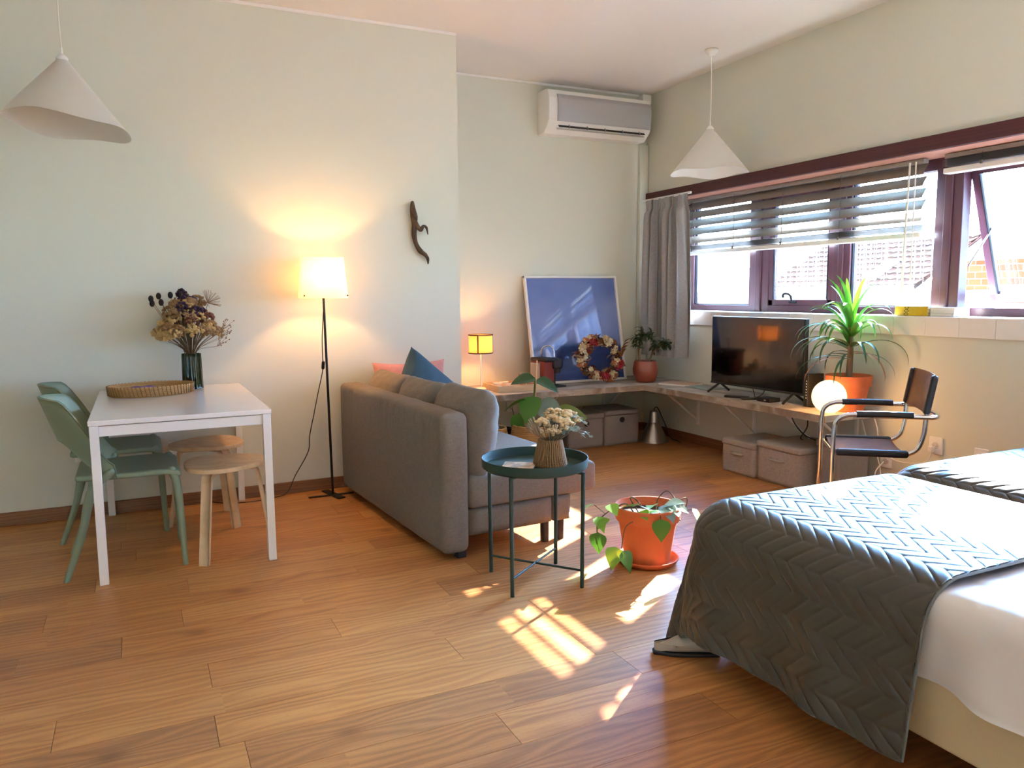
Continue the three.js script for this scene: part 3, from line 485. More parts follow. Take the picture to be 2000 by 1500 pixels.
// ---------- tray table ----------
{
  const t = thing('tray_table', 'round dark green metal tray table with thin legs beside the sofa', 'side table', [1.498, 0, -2.889]);
  part('tray', lathe([[0, 0.507], [0.216, 0.507], [0.222, 0.512], [0.225, 0.545], [0.2285, 0.546], [0.2265, 0.508], [0.218, 0.5], [0, 0.5]], 64), M.tableGreen, t);
  const a0 = -52.9 * RAD, q = [0, 1, 2, 3].map((k) => [0.219 * Math.sin(a0 + k * Math.PI / 2), 0.219 * Math.cos(a0 + k * Math.PI / 2)]);
  for (const [x, z] of q) part('leg', bar([x, 0, z], [x * 1.02, 0.5, z * 1.02], 0.0085, 12), M.tableGreen, t);
  part('cross_bar', bar([q[0][0], 0.075, q[0][1]], [q[2][0], 0.075, q[2][1]], 0.005), M.tableGreen, t); part('cross_bar', bar([q[1][0], 0.075, q[1][1]], [q[3][0], 0.075, q[3][1]], 0.005), M.tableGreen, t);
  part('top_ring', [bar([q[0][0], 0.494, q[0][1]], [q[2][0], 0.494, q[2][1]], 0.006), bar([q[1][0], 0.494, q[1][1]], [q[3][0], 0.494, q[3][1]], 0.006)], M.tableGreen, t);
  const cover = dataTex(128, 128, (u, v) => { const n = fbm(u * 7 + 3, v * 5, 4); return n > 0.55 ? mixc([196, 150, 110], [226, 200, 170], n) : mixc([120, 84, 60], [190, 170, 150], n * 1.6); });
  const mg = thing('magazine', 'brown magazine on the green tray table', 'magazine', [1.405, 0.509, -2.865], 0.98);
  part('pages', rbox(0.19, 0.006, 0.135, 0.0015, 0, 0.003, 0), M.white, mg); part('cover', box(0.19, 0.0012, 0.135, 0, 0.0068, 0), S(0xffffff, 0.35, { map: cover }), mg);
  const b = thing('flower_basket', 'small woven seagrass basket vase on the green tray table', 'basket', [1.56, 0.508, -2.865]);
  const rings = []; for (let i = 0; i < 11; i++) { const v = i / 10, R = 0.066 - 0.022 * v; rings.push(coilRing(R, R, 0.008 + i * 0.0098, 0.0066, 0.0012)); } part('weave', rings, M.strawDark, b);
  const st = []; for (let i = 0; i < 40; i++) { const a = i / 40 * 6.283; st.push(tube([[Math.cos(a) * 0.071, 0.004, Math.sin(a) * 0.071], [Math.cos(a + 0.05) * 0.064, 0.04, Math.sin(a + 0.05) * 0.064], [Math.cos(a) * 0.056, 0.08, Math.sin(a) * 0.056], [Math.cos(a + 0.05) * 0.049, 0.112, Math.sin(a + 0.05) * 0.049]], 0.004, 8, 5)); } part('stakes', st, M.strawDark, b);
  part('base', cyl(0.07, 0.07, 0.008, 0, 0, 0, 24), M.strawDark, b);
  const f = thing('dried_flower_bunch', 'cream dried flowers with silver eucalyptus in the small basket', 'flowers', [1.56, 0.6, -2.865]), r = rng(15), cr = S(0xd3b587, 0.95), tn = S(0xa98761, 0.95);
  const rose = (s) => { const g = []; for (let k = 0; k < 11; k++) { const a = k * 2.4, R = s * (0.25 + 0.06 * k), q = new THREE.SphereGeometry(s * 0.5, 6, 5); q.scale(1, 0.5, 0.75); q.rotateY(a); q.translate(Math.cos(a) * R, s * 0.5 - 0.05 * k * s, Math.sin(a) * R); g.push(q); } return merge(g); }, roseG = [rose(0.022), rose(0.027), rose(0.018)];
  for (let i = 0; i < 30; i++) { const a = r() * 6.28, k = Math.sqrt(r()), p = [0.03 + Math.cos(a) * 0.1 * k, 0.04 + 0.1 * r() * (1.2 - k * 0.6), Math.sin(a) * 0.095 * k]; const h = part('flower_head', roseG[i % 3], cr, f); h.position.set(...p); h.rotation.set(r() - 0.5, r() * 6, r() - 0.5); part('stem', bar([p[0] * 0.2, 0, p[2] * 0.2], p, 0.0015, 5), M.stem, f); }
  const sp = []; for (let i = 0; i < 40; i++) { const a = 2.2 + r() * 2.2, e = 0.4 + r() * 0.8; sp.push(bar([-0.045, 0.03, 0.0], [-0.045 + Math.cos(a) * Math.cos(e) * 0.085, 0.03 + Math.sin(e) * 0.1, Math.sin(a) * Math.cos(e) * 0.085], 0.0011, 4)); } part('dry_spikes', sp, tn, f);
  const eu = leaf(0.034, 0.027, 0.2, 0.2, 5);
  for (const [ex, ey, ez, n] of [[0.2, 0.015, 0.03, 18], [0.15, 0.075, 0.07, 12], [0.12, 0.03, 0.1, 10]]) { const c = new THREE.CatmullRomCurve3([V(0.02, 0.02, 0), V(ex * 0.5, ey + 0.05, ez * 0.5), V(ex, ey, ez)]); part('eucalyptus_twig', new THREE.TubeGeometry(c, 16, 0.0013, 5), M.leafGrey, f); for (let k = 0; k < n; k++) { const p = c.getPoint(0.25 + 0.75 * k / n), l = part('leaf', eu, M.leafGrey, f); l.position.copy(p); l.rotation.set(r() - 0.5, (k % 2 ? 1 : -1) * 1.3 + 1.2 + r() * 0.6, r() - 0.5); l.scale.setScalar(1.1 - 0.5 * k / n); } }
}
// ---------- floor plant ----------
{
  const px = 2.065, pz = -2.855, s = thing('plant_saucer', 'round terracotta saucer under the potted vine', 'saucer', [px, 0, pz]);
  part('dish', lathe([[0, 0.003], [0.118, 0.003], [0.138, 0.028], [0.142, 0.03], [0.146, 0.027], [0.126, 0], [0, 0]].reverse(), 48), M.terracotta, s);
  const p = thing('terracotta_pot', 'orange terracotta pot holding a trailing vine on the floor', 'plant pot', [px, 0.004, pz]);
  part('pot', lathe([[0, 0], [0.098, 0], [0.102, 0.004], [0.133, 0.2], [0.146, 0.202], [0.153, 0.262], [0.15, 0.267], [0.143, 0.266], [0.137, 0.225], [0, 0.222]], 56), M.terracotta, p);
  part('soil', cyl(0.136, 0.138, 0.012, 0, 0.214, 0, 40), M.soil, p);
  const v = thing('trailing_vine', 'bright green heart-leaved vine trailing over the terracotta pot', 'plant', [px, 0.23, pz]), r = rng(31);
  const heart = (t) => Math.max(0.02, Math.sin(Math.PI * Math.pow(t, 0.55)) * (1 - 0.12 * t)), big = leaf(0.108, 0.086, 0.35, 0.12, 9, heart), mid = leaf(0.085, 0.066, 0.25, 0.15, 8, heart);
  // camera right and depth axes in world: right (0.90,0,0.43), toward camera (-0.43,0,0.90)
  const W = (a, h, d) => [a * 0.9 - d * 0.43, h, a * 0.43 + d * 0.9];
  const vine = (pts, rad = 0.003) => part('vine', tube(pts.map((q) => W(...q)), rad, 30, 6), M.stem, v);
  vine([[-0.06, 0, 0.02], [-0.11, 0.06, 0.05], [-0.15, 0.045, 0.05], [-0.2, 0.01, 0.04], [-0.235, -0.03, 0.04], [-0.235, -0.12, 0.05]]); vine([[-0.04, 0, 0], [-0.08, 0.075, 0], [-0.06, 0.07, 0.0], [-0.02, 0.02, 0]]);
  vine([[0.03, 0, 0.02], [0.05, 0.07, 0], [0.09, 0.105, 0], [0.125, 0.06, 0.02], [0.13, 0.0, 0.03], [0.14, -0.02, 0.06]]); vine([[0.11, 0.0, 0.04], [0.14, 0.065, 0.03], [0.175, 0.075, 0.02], [0.17, 0.04, 0.03], [0.13, 0.01, 0.05]]);
  vine([[-0.2, 0.01, 0.04], [-0.25, 0.05, 0.03]], 0.002); vine([[-0.235, -0.1, 0.05], [-0.23, -0.16, 0.06]], 0.0015); vine([[0.02, 0, 0.1], [0.03, 0.04, 0.14], [0.03, 0.0, 0.16]], 0.0025); vine([[0.13, 0.02, 0.05], [0.19, 0.03, 0.05]], 0.002); vine([[-0.06, 0, 0.1], [-0.12, -0.02, 0.14], [-0.14, -0.12, 0.14]], 0.0025);
  for (const [a, h, d, yaw, pitch, roll, mat, g] of [[-0.25, 0.055, 0.03, -1.2, 0.25, 0.3, 0, mid], [-0.18, 0.055, 0.04, 0.3, 0.3, 0.2, 0, mid], [-0.2, -0.005, 0.05, -0.6, 0.3, 0, 0, mid], [-0.235, -0.07, 0.06, -0.3, 1.45, 0.1, 1, big], [-0.165, -0.115, 0.13, -0.4, 0.9, -0.3, 0, big], [-0.135, -0.13, 0.14, 0.9, 1.0, 0.2, 1, big], [-0.08, 0.05, 0.06, -1.0, -0.2, 0.4, 0, mid], [-0.05, 0.035, 0.09, 0.2, 0.1, 0.3, 0, mid], [0.0, 0.035, 0.08, 0.6, 0.2, 0, 0, mid], [0.03, 0.02, 0.165, 0, 1.35, 0.1, 1, big], [0.05, 0.03, 0.06, 0.4, 0.1, 0, 2, mid], [0.07, 0.055, 0.05, 0.8, -0.4, 0.3, 2, big], [0.1, 0.035, 0.06, 0.2, 0.0, -0.3, 2, mid], [0.195, 0.035, 0.05, 0.9, 0.9, -0.2, 1, big], [-0.07, 0.04, 0.03, -0.3, -0.5, 0.2, 0, mid], [-0.03, 0.045, 0.06, 0.1, -0.3, -0.2, 0, mid], [0.02, 0.05, 0.04, -0.4, -0.2, 0.3, 0, mid], [0.06, 0.06, 0.08, 0.3, 0.4, 0.1, 2, big], [0.11, 0.05, 0.05, 0.7, 0.1, 0.2, 2, mid], [-0.24, 0.0, 0.05, 0.5, 0.7, 0.1, 0, mid]]) {
    const l = part('leaf', g, [M.leafLime, M.leafGreen, M.leafPale][mat], v); l.position.set(...W(a, h, d)); l.rotation.order = 'YXZ'; l.rotation.set(pitch, yaw - 0.45, roll);
  }
}
// ---------- beds ----------
function drape({ x0, x1, zf, zn, top, r, hl, hf, hr, flare, relief, nu, nv, wob, th, hem }) {
  return sheet(nu, nv, (u, v) => {
    const a = lerp(x0 - hl, x1 + hr, u), b = lerp(zf - hf, zn, v);
    const sx = a < x0 ? -1 : a > x1 ? 1 : 0, dx = sx < 0 ? x0 - a : sx > 0 ? a - x1 : 0, dz = b < zf ? zf - b : 0;
    let d = dx && dz ? Math.max(dx, dz) + 0.18 * Math.min(dx, dz) : dx + dz;
    if (hem && sx < 0 && d > 0.1) d *= 1 + hem * (noise2(b * 3.1, 4) - 0.5);
    const L = Math.hypot(dx, dz) || 1, nx = sx * dx / L, nz = -dz / L, th = Math.min(d / r, Math.PI / 2), rest = Math.max(0, d - r * Math.PI / 2);
    let off = r * Math.sin(th) + rest * Math.sin(flare), drop = r * (1 - Math.cos(th)) + rest * Math.cos(flare);
    const per = dx > dz ? b : a; off += wob * rest * Math.sin(per * 13 + 1.2) + wob * 0.6 * rest * Math.sin(per * 29);
    const dome = 0.02 * (1 - ((a - (x0 + x1) / 2) / ((x1 - x0) / 2 + 0.1)) ** 2) * (dx ? 0 : 1);
    const [rh, off2] = relief ? [relief(a, b), 0] : [0.012 * (fbm(a * 5 + b * 6, b * 2.2 - a * 9, 4) - 0.5) * 2 * sstep(-1.3, -1.1, b) - 0.022 * sstep(-1.12, -1.3, b), 0];
    const out = Math.min(1, d / r) * 0.75, y = top - drop + rh * (1 - 0.8 * out) + 0.004 * (fbm(a * 3 + 5, b * 3, 2) - 0.5);
    return V(clamp(a, x0, x1) + nx * (off + rh * out), Math.max(y, 0.02), Math.max(b, zf) + nz * (off + rh * out));
  }, th);
}
// zigzag stitched padding: puffs between nested zigzag seams
function zigzag(a, b) {
  const s = 0.15, q = 0.062, tri = Math.abs((((a / s) % 1) + 1) % 1 * 2 - 1), k = (b + a * 0.18 + tri * 0.09) / q, f = Math.abs((((k % 1) + 1) % 1) - 0.5) * 2, edge = Math.min(1, (1 - f) * 3.2), fold = Math.min(1, Math.min(tri, 1 - tri) * 7);
  return 0.0065 * Math.sqrt(edge) * (0.62 + 0.38 * Math.sqrt(fold));
}
function bed(label, xa, xb, top, sheetLabel, quiltLabel, near) {
  const zf = -2.07, zh = -0.06, xc = (xa + xb) / 2, zc = (zf + zh) / 2, t = thing('bed', label, 'bed', [xc, 0, zc]), w = xb - xa, l = zh - zf;
  part('base', rbox(w - 0.02, 0.17, l, 0.012, 0, 0.205, 0), M.cream, t, 'cream fabric bed base');
  part('mattress', softBox(w, top - 0.31, l, 0.05, [10, 4, 14]).translate(0, 0.29 + (top - 0.31) / 2, 0), M.sheet, t);
  for (const sx of [-1, 1]) for (const sz of [-1, 0, 1]) part('leg', cyl(0.025, 0.03, 0.12, sx * (w / 2 - 0.12), 0, sz * (l / 2 - 0.12), 16), M.black, t);
  solo('bed_sheet', drape({ x0: xa + 0.05, x1: xb - 0.05, zf: zf + 0.05, zn: zh + 0.02, top: top - 0.006, r: 0.06, hl: near ? 0.275 : 0.12, hf: 0.12, hr: 0.1, flare: 0.05, nu: 80, nv: 180, wob: 0.11, th: 0.004, hem: near ? 0.2 : 0 }), M.sheet, sheetLabel, 'sheet');
  const q = thing('quilt', quiltLabel, 'quilt', [0, 0, 0]);
  part('cover', drape({ x0: xa + 0.105, x1: xb - 0.05, zf: zf + 0.09, zn: -1.185, top: top + 0.012, r: 0.135, hl: near ? 0.52 : 0.17, hf: near ? 0.5 : 0.4, hr: 0.085, flare: near ? 0.19 : 0.06, relief: zigzag, nu: 300, nv: 250, wob: 0.035, th: 0.006 }), M.quilt, q);
  const f = (u) => drapeEdge(u);
  const e = []; { const g = drape({ x0: xa + 0.105, x1: xb - 0.05, zf: zf + 0.09, zn: -1.185, top: top + 0.014, r: 0.135, hl: near ? 0.52 : 0.17, hf: near ? 0.5 : 0.4, hr: 0.085, flare: near ? 0.19 : 0.06, nu: 90, nv: 70, wob: 0.035, th: 0, relief: () => 0.003 }), p = g.attributes.position, W = 91; const near_ = [], left = []; for (let i = 0; i <= 90; i++) near_.push(V().fromBufferAttribute(p, 70 * W + i)); for (let j = 0; j <= 70; j++) left.push(V().fromBufferAttribute(p, j * W)); e.push(tube(near_, 0.005, 180, 6)); e.push(tube(left, 0.005, 140, 6)); }
  part('binding', e, S(0x6b6a64, 0.8), q);
  return t;
}
bed('single bed with a cream base standing nearest the tray table', 1.70, 2.62, 0.515, 'white sheet hanging over the side of the bed with the cream base', 'dark grey zigzag quilt hanging down over the bed side', true);
bed('second single bed between the first bed and the window wall', 2.67, 3.57, 0.533, 'white sheet on the bed by the window wall', 'grey zigzag quilt on the second bed by the window wall', false);
{
  const t = thing('boot', 'pale leather boot with a dark sole sticking out under the quilt', 'shoe', [1.62, 0, -2.045], -0.47);
  part('sole', softBox(0.225, 0.014, 0.078, 0.006, [20, 3, 8], (v, n, u) => V(0, 0, -v.z * 0.62 * sstep(-0.2, -1, u.x))).translate(0.02, 0.0075, 0), M.black, t);
  part('upper', softBox(0.215, 0.062, 0.074, 0.028, [20, 8, 10], (v, n, u) => V(0, v.y > 0 ? 0.03 * sstep(0, 1, u.x) - 0.04 * sstep(0.3, -1, u.x) : 0, -v.z * 0.6 * sstep(-0.2, -1, u.x))).translate(0.02, 0.042, 0), S(0xb3a695, 0.5), t);
  
}
// ---------- wall shelves ----------
const YH = 0.505, ZS = -5.1, XS = 3.645;
{
  const a = thing('wall_shelf', 'whitewashed plank shelf along the recess wall', 'shelf', [(XE + XB) / 2, YH, (ZR + ZS) / 2]);
  const w = XB - XE - 0.004, d = ZS - ZR - 0.002, n = 3;
  for (let i = 0; i < n; i++) part('board', uvBox(w, 0.04, d / n - 0.0015, 0, -0.02, -d / 2 + d / n * (i + 0.5), 0.8), M.shelf, a);
  part('front_edge', uvBox(w, 0.044, 0.012, 0, -0.022, d / 2 + 0.006, 1), M.shelfEdge, a);
  const b = thing('wall_shelf', 'whitewashed plank shelf under the window carrying the television', 'shelf', [(XS + XB) / 2, YH, (ZS + -3.27) / 2]);
  const L = -3.27 - ZS - 0.014, D = XB - XS - 0.002, m = 2;
  for (let i = 0; i < m; i++) { const g = uvBox(L, 0.04, D / m - 0.0015, 0, -0.02, 0, 0.8); g.rotateY(Math.PI / 2); g.translate(-D / 2 + D / m * (i + 0.5), 0, 0.007); part('board', g, M.shelf, b); }
  { const g = uvBox(L, 0.044, 0.012, 0, -0.022, 0, 1); g.rotateY(Math.PI / 2); g.translate(-D / 2 - 0.006, 0, 0.007); part('front_edge', g, M.shelfEdge, b); }
  const bracket = (parent, x, z, ry) => { const g = [rbox(0.018, 0.3, 0.022, 0.002, 0, -0.19, 0.012), rbox(0.018, 0.018, 0.36, 0.002, 0, -0.05, 0.18), bar([0, -0.3, 0.02], [0, -0.06, 0.33], 0.009, 8)]; const o = part('bracket', g, M.white, parent); o.position.set(x, 0, z); o.rotation.y = ry; };
  for (const x of [0.0, 0.62]) bracket(a, x, ZR + 0.001 - (ZR + ZS) / 2, 0);
  for (const z of [-4.97, -4.33, -3.72, -3.42]) bracket(b, XB - 0.001 - (XS + XB) / 2, z - (ZS - 3.27) / 2, -Math.PI / 2);
}
{ // storage boxes
  const lidBox = (name, label, pos, w, h, d, rot, mat, hole, handle, group) => {
    const t = thing(name, label, 'box', pos, rot, group);
    part('body', softBox(w, h - 0.02, d, 0.008, [8, 6, 8], (v, n, u) => V(n.x * 0.004 * (1 - u.y ** 2), 0, n.z * 0.004 * (1 - u.y ** 2))).translate(0, (h - 0.02) / 2, 0), mat, t);
    part('lid', softBox(w + 0.014, 0.045, d + 0.014, 0.008, [8, 3, 8], (v, n, u) => V(0, n.y > 0.5 ? -0.006 * (1 - u.x ** 2) * (1 - u.z ** 2) : 0, 0)).translate(0, h - 0.0225, 0), mat, t);
    if (hole) part('finger_hole', [cyl(0.022, 0.022, 0.006, 0, 0, 0, 24)].map((g) => { g.rotateX(Math.PI / 2); g.translate(0, h * 0.72, d / 2 + 0.004); return g; }), M.black, t, 'black metal-rimmed finger hole');
    if (handle) part('handle', [move(tube([[0, 0, -0.055], [-0.018, -0.002, -0.045], [-0.022, -0.003, 0], [-0.018, -0.002, 0.045], [0, 0, 0.055]], 0.009, 24, 6), -w / 2, h * 0.62, 0)], mat, t, 'fabric strap handle');
    return t;
  };
  lidBox('storage_box', 'grey lidded box with a round finger hole beside the metal lamp', [3.535, 0, -5.43], 0.33, 0.29, 0.34, 0, M.boxGrey, true, false);
  lidBox('storage_box', 'grey lidded box behind the leafy plant, under the recess shelf', [3.19, 0, -5.42], 0.32, 0.28, 0.34, 0, M.boxGrey, true, false);
  lidBox('fabric_box', 'low beige fabric box with a strap handle under the television shelf', [3.83, 0, -4.005], 0.38, 0.235, 0.3, 0, M.boxLinen, false, true, 'beige fabric boxes');
  lidBox('fabric_box', 'large beige fabric box with a strap handle beside the chair', [3.86, 0, -3.66], 0.4, 0.265, 0.36, 0.0, M.boxLinen, false, true, 'beige fabric boxes');
  lidBox('fabric_box', 'taupe upright box behind the chair legs', [3.89, 0, -3.35], 0.24, 0.33, 0.18, 0, M.boxGrey, false, false);
}
{ // metal lamp shade on the floor
  const t = thing('metal_lamp', 'brushed metal pendant lamp standing on the floor in the corner', 'lamp', [3.85, 0, -5.25]);
  part('shade', lathe([[0.118, 0.0], [0.121, 0.0], [0.118, 0.016], [0.05, 0.15], [0.047, 0.165], [0.04, 0.167]], 48), M.steel, t);
  part('neck', lathe([[0.046, 0.163], [0.048, 0.172], [0.041, 0.178], [0.036, 0.25], [0.031, 0.262], [0, 0.263]], 40), M.steel, t);
  part('cord', tube([[0, 0.26, 0], [0.0, 0.28, 0.005], [0.02, 0.292, 0.01], [0.06, 0.22, 0.02], [0.11, 0.1, 0.04], [0.14, 0.02, 0.06], [0.17, 0.006, 0.1], [0.15, 0.006, 0.16]], 0.004, 60, 6), M.black, t);
}
// ---------- things on the shelves ----------
const rimWood = S(0x4a3523, 0.7);
{
  const t = thing('table_lamp', 'small table lamp with a tan drum shade glowing on the shelf', 'lamp', [2.385, YH, -5.5]);
  part('shade', sheet(48, 4, (u, v) => { const a = u * 6.2832; return V(0.092 * Math.cos(a), 0.285 + 0.138 * v, 0.092 * Math.sin(a)); }, 0.0015), P({ color: 0xe9c894, roughness: 0.9, transmission: 0.5, thickness: 0, side: THREE.DoubleSide }), t, 'tan drum shade');
  part('rim', [new THREE.TorusGeometry(0.093, 0.0045, 8, 48).rotateX(Math.PI / 2).translate(0, 0.424, 0), new THREE.TorusGeometry(0.093, 0.0045, 8, 48).rotateX(Math.PI / 2).translate(0, 0.284, 0)], rimWood, t);
  for (let k = 0; k < 3; k++) { const a = 2.2 + k * 2.094; part('upright', bar([0.096 * Math.cos(a), 0.28, 0.096 * Math.sin(a)], [0.096 * Math.cos(a), 0.428, 0.096 * Math.sin(a)], 0.0055, 8), rimWood, t); }
  part('stem', bar([0, 0.01, 0], [0, 0.3, 0], 0.005), M.white, t); part('foot', lathe([[0, 0], [0.055, 0], [0.055, 0.006], [0.01, 0.014], [0, 0.014]].reverse(), 32), M.white, t);
  bulbLight(t, 0, 0.35, 0, 0xffb868, 0.4);
}
{
  const t = thing('wooden_tray', 'light wooden tray full of glasses on the recess shelf', 'tray', [2.64, YH, -5.36], -0.03);
  part('base', rbox(0.47, 0.008, 0.3, 0.002, 0, 0.004, 0), M.birch, t);
  for (const s of [-1, 1]) { part('side', rbox(0.47, 0.05, 0.009, 0.002, 0, 0.025, s * 0.1505), M.birch, t); part('side', rbox(0.009, 0.05, 0.3, 0.002, s * 0.2305, 0.025, 0), M.birch, t); }
  const cupM = P({ color: 0xf4ead8, roughness: 0.3 }), amber = P({ color: 0xc86f24, roughness: 0.3, transmission: 0.4, thickness: 0 }), clear = P({ color: 0xe8d8c8, roughness: 0.05, transmission: 0.85, thickness: 0 }), kraft = S(0xb08a62, 0.8);
  const cup = lathe([[0, 0.002], [0.02, 0.002], [0.03, 0.04], [0.032, 0.04], [0.024, 0], [0, 0]].reverse(), 24);
  for (const [x, z, m, l] of [[-0.17, -0.02, cupM, 'cream espresso cup in the tray by the small lamp'], [-0.1, 0.06, cupM, 'cream espresso cup at the front of the tray'], [-0.09, -0.07, cupM, 'cream espresso cup at the back of the tray']]) { const c = solo('cup', cup.clone(), m, l, 'cup', 'cups in the wooden tray'); c.position.set(2.64 + x, YH + 0.01, -5.36 + z); c.scale.setScalar(1.15); }
  const jar = (x, z, r, h, m, lid, lab) => { const j = thing('jar', lab, 'jar', [2.64 + x, YH + 0.009, -5.36 + z], 0, 'jars in the wooden tray'); part('body', lathe([[0, 0], [r, 0], [r, h * 0.8], [r * 0.7, h * 0.9], [r * 0.7, h], [0, h]], 24), m, j); part('lid', cyl(r * 0.8, r * 0.8, 0.012, 0, h, 0, 20), lid, j); if (h > 0.085) part('knob', new THREE.SphereGeometry(0.01, 10, 8).translate(0, h + 0.02, 0), lid, j); };
  jar(0.03, 0.0, 0.032, 0.095, kraft, clear, 'tall tan jar with a knob lid in the tray'); jar(0.1, 0.02, 0.036, 0.07, clear, M.gasket, 'glass jar with a dark lid in the tray'); jar(0.17, 0.05, 0.026, 0.045, amber, amber, 'small amber jar at the end of the tray'); jar(0.14, 0.09, 0.024, 0.04, amber, amber, 'small amber jar at the front of the tray'); jar(-0.03, 0.05, 0.022, 0.035, cupM, kraft, 'short cream jar in the middle of the tray');
}
{
  const t = thing('coffee_machine', 'dark red and black capsule coffee machine on the shelf', 'coffee machine', [2.905, YH, -5.40], 0.12);
  part('body', rbox(0.1, 0.2, 0.19, 0.008, -0.02, 0.105, -0.02), S(0x7c2a24, 0.45), t);
  part('top', rbox(0.125, 0.028, 0.22, 0.01, -0.008, 0.218, -0.01), M.black, t);
  part('brew_head', [rbox(0.09, 0.085, 0.1, 0.02, 0.055, 0.185, 0.05), cyl(0.03, 0.03, 0.04, 0.06, 0.11, 0.06)], M.black, t);
  part('column', rbox(0.08, 0.19, 0.1, 0.01, 0.06, 0.1, -0.05), M.black, t);
  part('water_tank', rbox(0.02, 0.19, 0.12, 0.006, -0.082, 0.1, -0.03), P({ color: 0xe6e4df, roughness: 0.1, transmission: 0.6, thickness: 0 }), t);
  part('drip_tray', rbox(0.12, 0.014, 0.13, 0.005, 0.05, 0.008, 0.06), M.black, t);
  part('lever', tube([[0.005, 0.23, -0.06], [0.0, 0.3, -0.05], [0.035, 0.325, -0.02], [0.065, 0.3, 0.01], [0.06, 0.235, 0.03]], 0.005, 30, 8), M.chrome, t, 'chrome lever handle');
}
{ // leaning picture
  const w = 0.895, h = 0.9, t = thing('framed_picture', 'large framed blue picture in a white frame leaning on the wall', 'picture', [3.315, YH, -5.535]);
  const g = new THREE.Group(); const add = (n, ge, m) => { const q = part(n, ge, m, t); q.rotation.x = -0.205; return q; };
  const fw = 0.018, fd = 0.03;
  add('frame', [rbox(w, fw, fd, 0.002, 0, fw / 2, 0), rbox(w, fw, fd, 0.002, 0, h - fw / 2, 0), rbox(fw, h, fd, 0.002, -w / 2 + fw / 2, h / 2, 0), rbox(fw, h, fd, 0.002, w / 2 - fw / 2, h / 2, 0)], M.white);
  const art = dataTex(256, 256, (u, v) => { const n = fbm(u * 3, v * 26, 4), sea = mixc([26, 44, 96], [52, 80, 142], n), air = mixc([86, 108, 168], [132, 146, 190], fbm(u * 2 + 4, v * 3, 3)); return mixc(sea, air, sstep(0.30, 0.36, v + 0.03 * (fbm(u * 6, 2, 3) - 0.5))); });
  add('print', box(w - 2 * fw, h - 2 * fw, 0.004, 0, h / 2, -0.004), P({ color: 0xffffff, map: art, roughness: 0.35, clearcoat: 1, clearcoatRoughness: 0.02, ior: 1.5 }));
  add('backing', box(w - 2 * fw, h - 2 * fw, 0.004, 0, h / 2, -0.012), M.boxGrey);
}
{ // wreath
  const t = thing('dried_wreath', 'dried flower wreath in red, rust and cream leaning on the blue picture', 'wreath', [3.40, YH + 0.012, -5.40]), r = rng(51);
  const R = 0.152, cy = 0.2, tilt = -0.2;
  const at = (a, rr, dz) => { const y = cy + Math.sin(a) * rr; return [Math.cos(a) * rr * 1.2, y * Math.cos(tilt), y * Math.sin(tilt) + 0.03 + dz]; };
  part('ring', tube([...Array(24)].map((_, i) => at(i / 24 * 6.283, R, 0)), 0.02, 90, 8, true), S(0x4b3423, 0.95), t);
  const mats = [0x8a5630, 0xa9683a, 0x7a2522, 0x6b4a30, 0xb99a6a, 0x9c5f3a].map((c) => leafMat(c, 0.85)), fl = [0xc9b489, 0xd9c9a2, 0x8f1522, 0xa0202c, 0xb06a45].map((c) => S(c, 0.95));
  const lg = [leaf(0.075, 0.036, 0.5, 0.4, 6), leaf(0.06, 0.03, 0.7, 0.5, 6)], bl = (n, R0, s) => { const g = []; for (let i = 0; i < n; i++) { const a = i * 2.4, k = Math.sqrt(i / n) * R0, q = new THREE.SphereGeometry(s, 6, 5); q.scale(1, 0.6, 1); q.translate(Math.cos(a) * k, Math.sqrt(Math.max(0, R0 * R0 - k * k)) * 0.7, Math.sin(a) * k); g.push(q); } return merge(g); }, fg = [bl(10, 0.022, 0.0105), bl(16, 0.035, 0.011), bl(8, 0.016, 0.01)];
  for (let i = 0; i < 150; i++) { const a = r() * 6.283, l = part('leaf', lg[i % 2], mats[Math.floor(r() * 6)], t); l.position.set(...at(a, R + (r() - 0.5) * 0.085, (r() - 0.2) * 0.035)); l.rotation.order = 'ZYX'; l.rotation.set(-1.2 + r() * 1.4 , (r() - 0.5) * 2.4, a + 1.2 + (r() - 0.5) * 2.6); l.scale.setScalar(0.75 + 0.6 * r()); }
  const put = (a, rr, gi, mi) => { const m = part('flower', fg[gi], fl[mi], t); m.position.set(...at(a, rr, 0.025)); m.rotation.set(1.2 + (r() - 0.5), 0, (r() - 0.5)); };
  for (let i = 0; i < 40; i++) put(r() * 6.283, R + (r() - 0.5) * 0.07, i % 3 === 1 ? 0 : 2 * (i % 2), [0, 1, 4][i % 3]);
  put(1.95, R, 1, 3); put(1.8, R - 0.02, 1, 2); put(-0.55, R + 0.01, 1, 3); put(-0.35, R + 0.02, 1, 2); put(-1.5, R, 1, 3); put(-1.35, R + 0.01, 1, 2); put(1.2, R + 0.01, 1, 0); put(2.5, R + 0.01, 1, 0); put(2.7, R, 1, 1); put(1.0, R, 1, 1); put(-1.9, R, 1, 1); put(-1.0, R + 0.02, 1, 0);
  for (let i = 0; i < 5; i++) { const l = part('leaf', lg[0], mats[0], t); l.position.set(0.19 + 0.015 * i, 0.19 + 0.03 * i, 0.0); l.rotation.set(-1.2, 0.6, -0.6 + 0.4 * i); }
}
